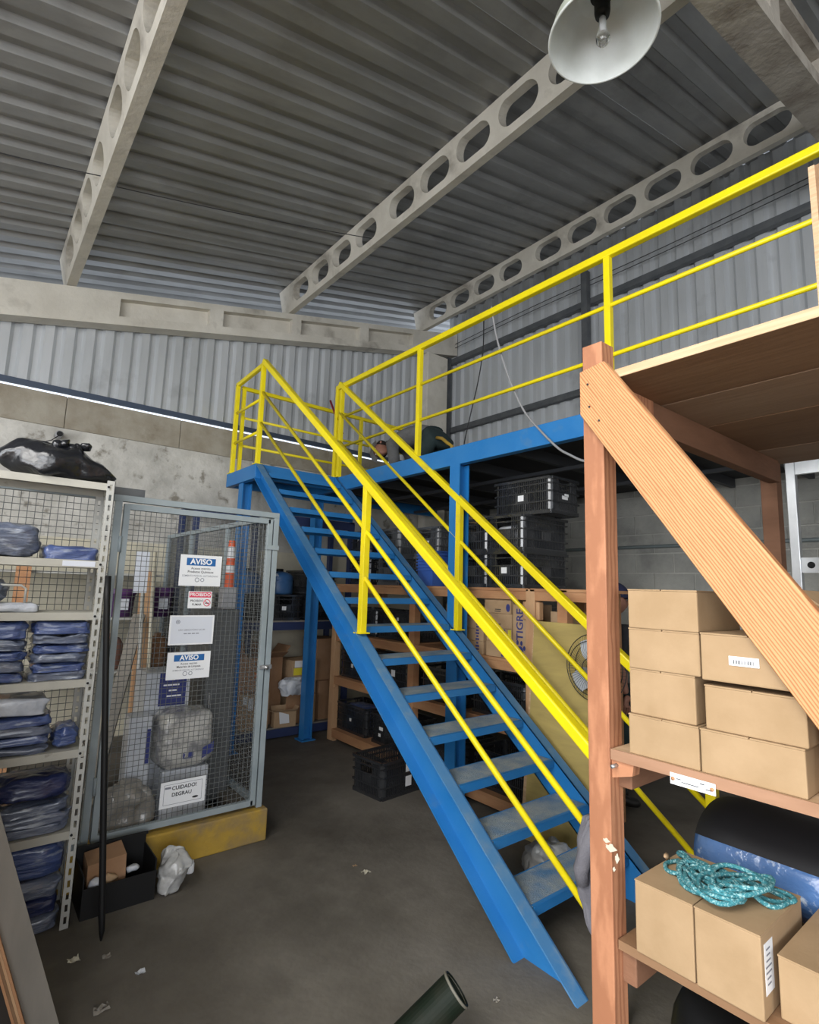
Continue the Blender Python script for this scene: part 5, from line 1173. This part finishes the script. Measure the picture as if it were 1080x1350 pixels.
# plywood board leaning at the lower left
P1, P0 = onz(82, 1362, 0.0), None
lb = thing('leaning_board', 'thick worn plywood board leaning in the lower left picture corner', 'board', (0.2, 2.3, 0))
def rayd(x, y, k): return ray(x, y)*k + Vector((0, 0, CAMZ))
B = onz(86, 1378, 0.0); T = ony(-24, 985, B.y)
def slab(name, m, o0, w, th):
    p = [B+o0, B+o0+Vector((-w, 0, 0)), B+o0+Vector((-w, -th, 0)), B+o0+Vector((0, -th, 0))]; q = [v+(T-B) for v in p]
    MB().hexa(p+q).build(name, m, lb)
slab('grey_board', M_plygrey, Vector((0, 0, 0)), 0.085, 0.018)
for k in range(4): slab('veneer_layer', (M_rackw, M_rackl, M_plyd, M_rackw)[k], Vector((-0.0852-0.008*k, -0.022, 0)), 0.0075, 0.03)
slab('shadow_panel', mat('shadow_dark', (0.035, 0.026, 0.02), rough=0.7), Vector((-0.12, 0.0, 0)), 0.28, 0.018)  # dark sheet put in for the shadow beside the board's edge

# ================================================================== LAMP
LC = Vector((0, 0, CAMZ)) + ray(795, 47)*2.40
lp = thing('pendant_lamp', 'white enamel industrial pendant lamp with a bare bulb at the top', 'lamp', tuple(LC))
RL = 0.228
MB().lathe([(RL, 0.0), (RL-0.004, 0.02), (RL*0.93, 0.07), (RL*0.80, 0.13), (RL*0.62, 0.18), (RL*0.45, 0.215), (RL*0.33, 0.235), (RL*0.33, 0.33), (0.0, 0.34)], LC, 48).build('shade_outside', M_lampg, lp, smooth=True)
MB().lathe([(RL-0.004, 0.0), (RL*0.915, 0.068), (RL*0.785, 0.127), (RL*0.61, 0.175), (RL*0.46, 0.205), (RL*0.44, 0.207), (0.04, 0.212)], LC, 48).build('shade_inside', M_lampw, lp, smooth=True)
MB().tube([LC+Vector((RL*math.cos(2*math.pi*k/64), RL*math.sin(2*math.pi*k/64), 0)) for k in range(64)], 0.006, 8, closed=True).build('rim', M_lampw, lp, smooth=True)
MB().lathe([(0.0, 0.10), (0.030, 0.10), (0.034, 0.12), (0.034, 0.20), (0.05, 0.205), (0.05, 0.213), (0, 0.213)], LC, 24).build('socket', M_black, lp, smooth=True)
MB().lathe([(0.0, -0.050), (0.016, -0.046), (0.029, -0.028), (0.030, -0.008), (0.018, 0.035), (0.014, 0.10)], LC, 24).build('bulb', M_glass, lp, smooth=True)
MB().lathe([(0.0, 0.01), (0.007, 0.01), (0.008, 0.09), (0.0, 0.09)], LC, 12).build('bulb_stem', M_wht, lp, smooth=True)
MB().tube([LC+Vector((0, 0, 0.33)), Vector((LC.x, LC.y, roofz(LC.x)-0.002))], 0.012, 10).build('drop_rod', M_lampg, lp, smooth=True)

# ================================================================== CABLES
def cable(pts, r, m, label, grp='cables hanging by the mezzanine'):
    c = [Vector(p) for p in pts]; c = [c[0]*2-c[1]]+c+[c[-1]*2-c[-2]]; out = []
    for i in range(1, len(c)-2):
        for k in range(8):
            t = k/8; p0, p1, p2, p3 = c[i-1:i+3]
            out.append(0.5*((2*p1)+(p2-p0)*t+(2*p0-5*p1+4*p2-p3)*t*t+(3*p1-p0-3*p2+p3)*t**3))
    out.append(c[-2]); tag(MB().tube(out, r, 6).build('cable', m, smooth=True), label, 'cable', grp)
cable([onx(x, y, X) for x, y, X in ((648, 404, 2.99), (655, 445, 3.0), (670, 495, 3.0), (690, 540, 2.985), (712, 567, 2.94), (735, 590, 2.9), (752, 600, 2.85), (772, 608, 2.8), (800, 606, 2.75))], 0.008, M_wirec, 'grey cable drooping from the mezzanine handrail past the blue beam')
cable([onx(x, y, 5.2) for x, y in ((638, 420), (637, 460), (631, 500), (622, 540), (614, 575), (611, 592))], 0.008, M_wired, 'black cable hanging in front of the right corrugated wall')
for zz in (5.42, 5.36):
    cable([(XW+0.02, 5.9, zz-0.02), (XW+0.02, 4.4, zz), (XW+0.02, 2.6, zz-0.025), (XW+0.02, 0.6, zz)], 0.005, M_wired, ('upper' if zz > 5.4 else 'lower')+' thin wire strung along the top of the right corrugated wall')
# red stick on the landing
tag(MB().tube([ony(435.5, 528, 5.3), ony(443, 549, 5.25), ony(452, 572, 5.2)], 0.012, 8).build('red_stick', M_red, smooth=True), 'dark red stick leaning on the landing rail', 'stick')
# yellow hose end on the mezzanine
hs = onx(590, 583, 3.6)
tag(MB().tube([onx(576, 577, 3.6), onx(583, 578, 3.6), onx(590, 584, 3.6), onx(596, 588, 3.6), (onx(596, 588, 3.6).x, onx(596, 588, 3.6).y, MZ+0.02)], 0.018, 8).build('yellow_strap', M_yelc, smooth=True), 'yellow strap hanging behind the kneeling person', 'strap')

# ================================================================== CLOTH ON THE STAIR RAIL
def cloth():
    t = thing('hanging_jacket', 'grey cloth jacket hanging over the lower end of the stair rail', 'jacket', (2.02, 1.5, 0.0))
    b = MB(); nu, nv = 22, 26; vs = []
    for side in (0, 1):
        for j in range(nv+1):
            v = j/nv
            for i in range(nu+1):
                u = i/nu
                kk_ = [(768, 1076), (760, 1104), (757, 1130), (759, 1155), (765, 1178), (773, 1205), (786, 1240)]; q_ = v*6; i_ = min(5, int(q_)); t_ = q_-i_
                pl = onx(kk_[i_][0]+(kk_[i_+1][0]-kk_[i_][0])*t_, kk_[i_][1]+(kk_[i_+1][1]-kk_[i_][1])*t_, 2.045); pr = onx(815, 1082+165*v, 2.045)
                p = pl.lerp(pr, u); f = 0.016*math.sin(u*13+v*3)+0.012*math.sin(u*27+1.3+v*5) + 0.02*noise.noise(Vector((u*4, v*5, side*3)))
                vs.append(p + Vector((-0.012+f-0.03*math.sin(math.pi*u)*math.sin(math.pi*min(1, v*1.3)) + side*0.065*(1-0.5*abs(u-0.5)), 0, 0)))
    W = nu+1; H = (nv+1)*W; fs = []
    for sd in (0, 1): fs += [(sd*H+j*W+i, sd*H+j*W+i+1, sd*H+(j+1)*W+i+1, sd*H+(j+1)*W+i) for j in range(nv) for i in range(nu)]
    for j in range(nv): fs += [(j*W, H+j*W, H+(j+1)*W, (j+1)*W), (j*W+nu, (j+1)*W+nu, H+(j+1)*W+nu, H+j*W+nu)]
    for i in range(nu): fs += [(i, i+1, H+i+1, H+i), (nv*W+i, H+nv*W+i, H+nv*W+i+1, nv*W+i+1)]
    b.add(vs, fs); b.build('fabric', M_greyc, t, smooth=True)
    q = onx(778, 1135, 2.0); sl_ = []
    MB().tube([onx(784, 1092, 2.02), onx(774, 1120, 2.0), onx(766, 1146, 1.995), onx(768, 1166, 2.0)], [0.024, 0.030, 0.030, 0.024], 10).build('sleeve', M_greyc, t, smooth=True)
cloth()
tag(MB().blob((2.72, 2.05, 0.10), 0.13, 0.13, 0.11, 2.6, 0.035, 13, 91, 40, 26, flat=0.001).build('clear_sack', mat('pale_film', (0.50, 0.50, 0.49), (0.38, 0.38, 0.37), 9, 0.3, coat=0.4, bump=0.6, bs=14), smooth=True), 'pale clear plastic sack on the floor behind the lower treads', 'sack')

# ================================================================== PEOPLE
def skin(name, m, parent, verts, edges, radii, root=0, sub=2):
    """continuous limb surface grown around a joint skeleton"""
    loc = PL[parent.name]
    me = bpy.data.meshes.new(name); bm = bmesh.new(); lay = bm.verts.layers.skin.verify()
    bv = [bm.verts.new(Vector(v)-loc) for v in verts]
    for e in edges: bm.edges.new((bv[e[0]], bv[e[1]]))
    for i, r in enumerate(radii):
        q = bv[i][lay]; q.radius = r if isinstance(r, tuple) else (r, r); q.use_root = (i == root)
    bm.to_mesh(me); bm.free()
    me.materials.append(m)
    o = bpy.data.objects.new(name, me); COL.objects.link(o); o.parent = parent; PL[o.name] = loc
    k = o.modifiers.new('skin', 'SKIN'); k.use_smooth_shade = True
    s_ = o.modifiers.new('subdivide', 'SUBSURF'); s_.levels = sub; s_.render_levels = sub
    return o
def head(parent, c, fdir, updir, s=1.0, m=None):
    """head with brow, nose, jaw; returns axes"""
    c = Vector(c); f = Vector(fdir).normalized(); u = (Vector(updir) - f*Vector(updir).dot(f)).normalized(); l = u.cross(f)
    b = MB(); nu, nv = 32, 22; vs = []
    for j in range(nv+1):
        ph = -math.pi/2 + math.pi*j/nv
        for i in range(nu):
            th = 2*math.pi*i/nu
            x, y, z = math.cos(ph)*math.cos(th), math.cos(ph)*math.sin(th), math.sin(ph)   # x forward, y left, z up
            w = 0.074 if z > -0.1 else 0.074*(1-0.36*((-z-0.1)/0.9)**1.1)
            px = 0.098*x + (0.010*max(0, x) if z < -0.2 else 0); py = w*y; pz = 0.118*z
            if x > 0.3:
                n_ = math.exp(-((y/0.16)**2)) * math.exp(-(((z+0.08)/0.20)**2)); px += 0.024*n_            # nose
                px -= 0.012*math.exp(-(((abs(y)-0.38)/0.16)**2))*math.exp(-(((z-0.10)/0.13)**2))             # eye sockets
                px += 0.006*math.exp(-((y/0.30)**2))*math.exp(-(((z+0.42)/0.09)**2))                         # lips
                px += 0.008*math.exp(-((y/0.3)**2))*math.exp(-(((z+0.80)/0.16)**2))                          # chin
            vs.append(c + (f*px + l*py + u*pz)*s)
    b.add(vs, [(j*nu+i, j*nu+(i+1) % nu, (j+1)*nu+(i+1) % nu, (j+1)*nu+i) for j in range(nv) for i in range(nu)])
    o = b.build('head', m or M_skin, parent, smooth=True)
    for sg in (-1, 1):
        e = c + (f*0.082 + l*sg*0.030 + u*0.012)*s
        MB().lathe([(0, -0.011*s), (0.008*s, -0.008*s), (0.011*s, 0), (0.008*s, 0.008*s), (0, 0.011*s)], e, 12).build('eye', M_wht, o, smooth=True)
        MB().lathe([(0, -0.005*s), (0.005*s, 0), (0, 0.005*s)], e+f*0.009*s, 8).build('iris', M_hair, o, smooth=True)
        MB().blob(c + (l*sg*0.076 - f*0.006 - u*0.005)*s, 0.012*s, 0.012*s, 0.030*s, 2.2, 0.0, 1, 0, 12, 8).build('ear', m or M_skin, o, smooth=True)
    MB().tube([c+(f*0.096+l*0.022-u*0.050)*s, c+(f*0.103-u*0.050)*s, c+(f*0.096-l*0.022-u*0.050)*s], 0.004*s, 6).build('mouth', mat('lips', (0.28, 0.10, 0.08)), o, smooth=True)
    return f, l, u
def cap(parent, c, f, l, u, m, s=1.0, peak=True, name='cap', low=0.0):
    b = MB(); nu, nv = 28, 9; vs = []
    for j in range(nv+1):
        ph = low + (math.pi/2-low)*j/nv
        for i in range(nu):
            th = 2*math.pi*i/nu
            vs.append(Vector(c) + (f*0.110*math.cos(ph)*math.cos(th) + l*0.088*math.cos(ph)*math.sin(th) + u*(0.022+0.113*math.sin(ph)))*s)
    b.add(vs, [(j*nu+i, j*nu+(i+1) % nu, (j+1)*nu+(i+1) % nu, (j+1)*nu+i) for j in range(nv) for i in range(nu)])
    o = b.build(name, m, parent, smooth=True)
    if peak:
        vs = []
        for j in range(5):
            for i in range(9):
                a = (i/8-0.5)*2.3; r = 0.10 + 0.075*j/4
                vs.append(Vector(c) + (f*(r*math.cos(a)*1.0) + l*(r*0.78*math.sin(a)) + u*(0.030-0.010*j/4-0.012*abs(math.sin(a))))*s)
        n0 = len(vs); vs += [v - u*0.004 for v in vs]
        fs = [(j*9+i, j*9+i+1, (j+1)*9+i+1, (j+1)*9+i) for j in range(4) for i in range(8)]; fs += [tuple(n0+k for k in q) for q in fs]
        MB().add(vs, fs).build('peak', m, o, smooth=True)
def hand_mesh(parent, wrist, d, palm_n, s=1.0, curl=0.5, flip=1):
    """palm, four fingers of unequal length with bent knuckles, thumb from the side"""
    w = Vector(wrist); d = Vector(d).normalized(); n = Vector(palm_n); n = (n-d*n.dot(d)).normalized(); l = n.cross(d)*flip
    V = [w, w+d*0.045*s, w+d*0.088*s]; E = [(0, 1), (1, 2)]; Rr = [(0.024*s, 0.017*s), (0.036*s, 0.014*s), (0.038*s, 0.013*s)]
    for k, (off, L) in enumerate(((0.028, 0.072), (0.010, 0.080), (-0.009, 0.075), (-0.027, 0.058))):
        p0 = w+(d*0.088+l*off)*s; a1, a2 = curl*0.6, curl*1.3
        p1 = p0+(d*math.cos(a1)+n*math.sin(a1))*L*0.45*s; p2 = p1+(d*math.cos(a2)+n*math.sin(a2))*L*0.33*s; p3 = p2+(d*math.cos(a2*1.3)+n*math.sin(a2*1.3))*L*0.25*s
        b0 = len(V); V += [p0, p1, p2, p3]; E += [(2, b0), (b0, b0+1), (b0+1, b0+2), (b0+2, b0+3)]; Rr += [0.0095*s, 0.0088*s, 0.008*s, 0.0068*s]
    t0 = w+(d*0.03+l*0.028)*s; t1 = t0+(d*0.55+l*0.75+n*0.3).normalized()*0.035*s; t2 = t1+(d*0.85+l*0.35+n*0.3).normalized()*0.03*s
    b0 = len(V); V += [t0, t1, t2]; E += [(1, b0), (b0, b0+1), (b0+1, b0+2)]; Rr += [0.013*s, 0.0105*s, 0.0085*s]
    return skin('hand', M_skin, parent, V, E, Rr, 0, 1)

# kneeling person on the mezzanine, bent low over the floor
P0 = Vector((3.66, 0, MZ))
pk = thing('person', 'person in grey jacket and dark green trousers kneeling bent over on the mezzanine', 'person', (P0.x, 4.55, MZ))
X = P0.x
hip, sp1, ch, nk = Vector((X+0.05, 4.17, MZ+0.42)), Vector((X+0.03, 4.42, MZ+0.53)), Vector((X, 4.68, MZ+0.50)), Vector((X-0.05, 4.82, MZ+0.44))
shl, shr = Vector((X-0.15, 4.70, MZ+0.42)), Vector((X+0.17, 4.76, MZ+0.44))
ell, elr = Vector((X-0.10, 4.70, MZ+0.19)), Vector((X+0.22, 4.84, MZ+0.20))
wrl, wrr = Vector((X-0.06, 4.86, MZ+0.065)), Vector((X+0.13, 5.02, MZ+0.065))
kl, kr_ = Vector((X-0.12, 4.42, MZ+0.075)), Vector((X+0.18, 4.44, MZ+0.075))
al, ar = Vector((X-0.10, 4.02, MZ+0.075)), Vector((X+0.18, 4.02, MZ+0.075))
hl, hr = hip+Vector((-0.10, 0, -0.03)), hip+Vector((0.10, 0, -0.03))
skin('body', M_skin, pk, [hip, sp1, ch, nk, nk+Vector((-0.06, 0.05, -0.03)), shl, ell, wrl, shr, elr, wrr, hl, kl, al, hr, kr_, ar],
     [(0,1),(1,2),(2,3),(3,4),(2,5),(5,6),(6,7),(2,8),(8,9),(9,10),(0,11),(11,12),(12,13),(0,14),(14,15),(15,16)],
     [(0.13,0.10),(0.13,0.10),(0.15,0.10),0.058,0.052,0.055,0.042,0.028,0.055,0.042,0.028,0.085,0.06,0.042,0.085,0.06,0.042], 0)
skin('jacket', M_jacket, pk, [hip+Vector((0, 0.08, 0.03)), sp1, ch, nk, shl, ell, wrl+(ell-wrl)*0.12, shr, elr, wrr+(elr-wrr)*0.12], [(0,1),(1,2),(2,3),(2,4),(4,5),(5,6),(2,7),(7,8),(8,9)],
     [(0.17,0.125),(0.165,0.135),(0.185,0.13),0.075,0.080,0.066,0.046,0.080,0.066,0.046], 0)
skin('trousers', M_trous, pk, [hip, hl, kl, al, hr, kr_, ar, hip+Vector((0, 0.10, 0.05))], [(0,1),(1,2),(2,3),(0,4),(4,5),(5,6),(0,7)], [(0.165,0.135),0.11,0.078,0.058,0.11,0.078,0.058,(0.165,0.125)], 0)
for a_ in (al, ar): skin('boot', M_boot, pk, [a_+Vector((0, 0.02, 0)), a_+Vector((0, -0.06, -0.02)), a_+Vector((0, -0.10, -0.035))], [(0,1),(1,2)], [0.050, (0.045, 0.05), (0.045, 0.035)], 0, 1)
hc = Vector((X-0.16, 4.905, MZ+0.40))
f, l, u = head(pk, hc, (-0.80, -0.25, -0.45), (-0.15, 0.85, 0.30)); cap(pk, hc, f, l, u, M_cap, 1.05, True)
MB().blob(hc - f*0.03 + u*0.01, 0.088, 0.088, 0.10, 2.0, 0.004, 20, 3, 20, 14).build('hair', M_hair, pk, smooth=True)
hand_mesh(pk, wrl, (-0.1, 1, -0.25), (0, 0, -1), 1.0, 0.35, 1); hand_mesh(pk, wrr, (0.1, 1, -0.25), (0, 0, -1), 1.0, 0.35, -1)

# standing person half hidden behind the near post
fx = Vector((rt0.x, rt0.y, 0)).normalized(); lx = Vector((-fx.y, fx.x, 0))
Q = Vector((4.12, ony(806, 800, 1.0).y*4.12/ony(806, 800, 1.0).x, 0))
ps = thing('person', 'person in a navy cap and dark shirt standing behind the near timber post', 'person', tuple(Q))
def B_(a, b_, c): return Q + fx*a + lx*b_ + Vector((0, 0, c))
Hh = 0.943
pel, wst, chs, nck = B_(0, 0, 0.92*Hh), B_(0, 0, 1.10*Hh), B_(0, 0, 1.34*Hh), B_(0.0, 0, 1.47*Hh)
J = {}
for sg, k in ((1, 'l'), (-1, 'r')):
    J['s'+k], J['e'+k], J['w'+k] = B_(0, sg*0.17, 1.40*Hh), B_(-0.03, sg*0.215, 1.13*Hh), B_(0.02, sg*0.21, 0.90*Hh)
    J['h'+k], J['k'+k], J['a'+k] = B_(0, sg*0.09, 0.88*Hh), B_(0.01, sg*0.10, 0.49*Hh), B_(0, sg*0.11, 0.09*Hh)
skin('body', M_skin, ps, [pel, wst, chs, nck, B_(0.01, 0, 1.53*Hh), J['sl'], J['el'], J['wl'], J['sr'], J['er'], J['wr'], J['hl'], J['kl'], J['al'], J['hr'], J['kr'], J['ar']],
     [(0,1),(1,2),(2,3),(3,4),(2,5),(5,6),(6,7),(2,8),(8,9),(9,10),(0,11),(11,12),(12,13),(0,14),(14,15),(15,16)],
     [(0.13,0.10),(0.12,0.09),(0.15,0.10),0.055,0.052,0.055,0.040,0.027,0.055,0.040,0.027,0.08,0.055,0.04,0.08,0.055,0.04], 0)
skin('shirt', M_shirt, ps, [pel+Vector((0, 0, 0.02)), wst, chs, nck-Vector((0, 0, 0.03)), J['sl'], J['el'], J['sr'], J['er']], [(0,1),(1,2),(2,3),(2,4),(4,5),(2,6),(6,7)], [(0.155,0.12),(0.145,0.112),(0.17,0.118),0.07,0.072,0.056,0.072,0.056], 0)
skin('trousers', M_trous, ps, [pel, J['hl'], J['kl'], J['al'], J['hr'], J['kr'], J['ar']], [(0,1),(1,2),(2,3),(0,4),(4,5),(5,6)], [(0.15,0.118),0.096,0.072,0.056,0.096,0.072,0.056], 0)
for k in 'lr': skin('boot', M_boot, ps, [J['a'+k], J['a'+k]+Vector((0, 0, -0.035))+fx*0.04, J['a'+k]+Vector((0, 0, -0.045))+fx*0.15], [(0,1),(1,2)], [0.05, (0.045, 0.042), (0.042, 0.034)], 0, 1)
hq = B_(0.03, 0, 1.655*Hh); f, l, u = head(ps, hq, fx+Vector((0, 0, -0.12)), (0, 0, 1)); cap(ps, hq, f, l, u, M_capn, 1.03, True)
MB().blob(hq - f*0.035 - u*0.005, 0.080, 0.080, 0.085, 2.0, 0.003, 20, 5, 20, 14).build('hair', M_hair, ps, smooth=True)
hand_mesh(ps, J['wl'], (0, 0, -1), -lx, 1.0, 0.5, 1); hand_mesh(ps, J['wr'], (0, 0, -1), lx, 1.0, 0.5, -1)

# ================================================================== UNSEEN PALLET OF CARTONS, ADDED TO SHADE THE LOWER LEFT
pg = thing('shading_pallet', 'unseen wooden pallet of stacked cartons added to shade the lower left', 'pallet', (-0.75, 2.0, 0))
for yv in (1.25, 2.0, 2.75): MB().box(-1.25, -0.28, yv-0.05, yv+0.05, 0, 0.10).build('bearer', M_rackw, pg)
for k in range(6): MB().box(-1.25+k*0.165, -1.25+k*0.165+0.145, 1.15, 2.85, 0.101, 0.122).build('deck_slat', M_rackl, pg)
for k in range(4):
    for j in range(4): carton('added carton on the unseen shading pallet, %s layer, %s row' % (('bottom', 'second', 'third', 'top')[k], ('nearest', 'second', 'third', 'farthest')[j]), -1.24, -0.30, 1.17+j*0.42, 1.17+j*0.42+0.41, 0.123+k*0.44, 0.123+k*0.44+0.438, M_card2, 'cartons on the shading pallet')

for k, (x0, y0, y1, z0, z1) in enumerate(((XF+0.04, -0.86, -0.30, S1+0.001, 1.75), (XF+0.04, -0.29, -0.16, S1+0.001, 1.70), (XF+0.04, -0.86, -0.30, 1.751, 2.19))):  # unseen cartons added to keep end-doorway light off the rack timbers
    carton('unseen large carton added as a light block on the rack shelf end, %s' % ('lowest by the end post', 'beside the open boxes', 'on top by the end post')[k], x0, x0+0.70, y0, y1, z0, z1, M_card2, 'shading cartons on the near rack end')
for k in range(2): carton('unseen large carton added as a light block under the near rack end, %s' % ('front one', 'rear one')[k], XF+0.10+k*0.75, XF+0.80+k*0.75, -0.85, 0.05, 0.0, 0.46, M_card2, 'shading cartons on the near rack end')
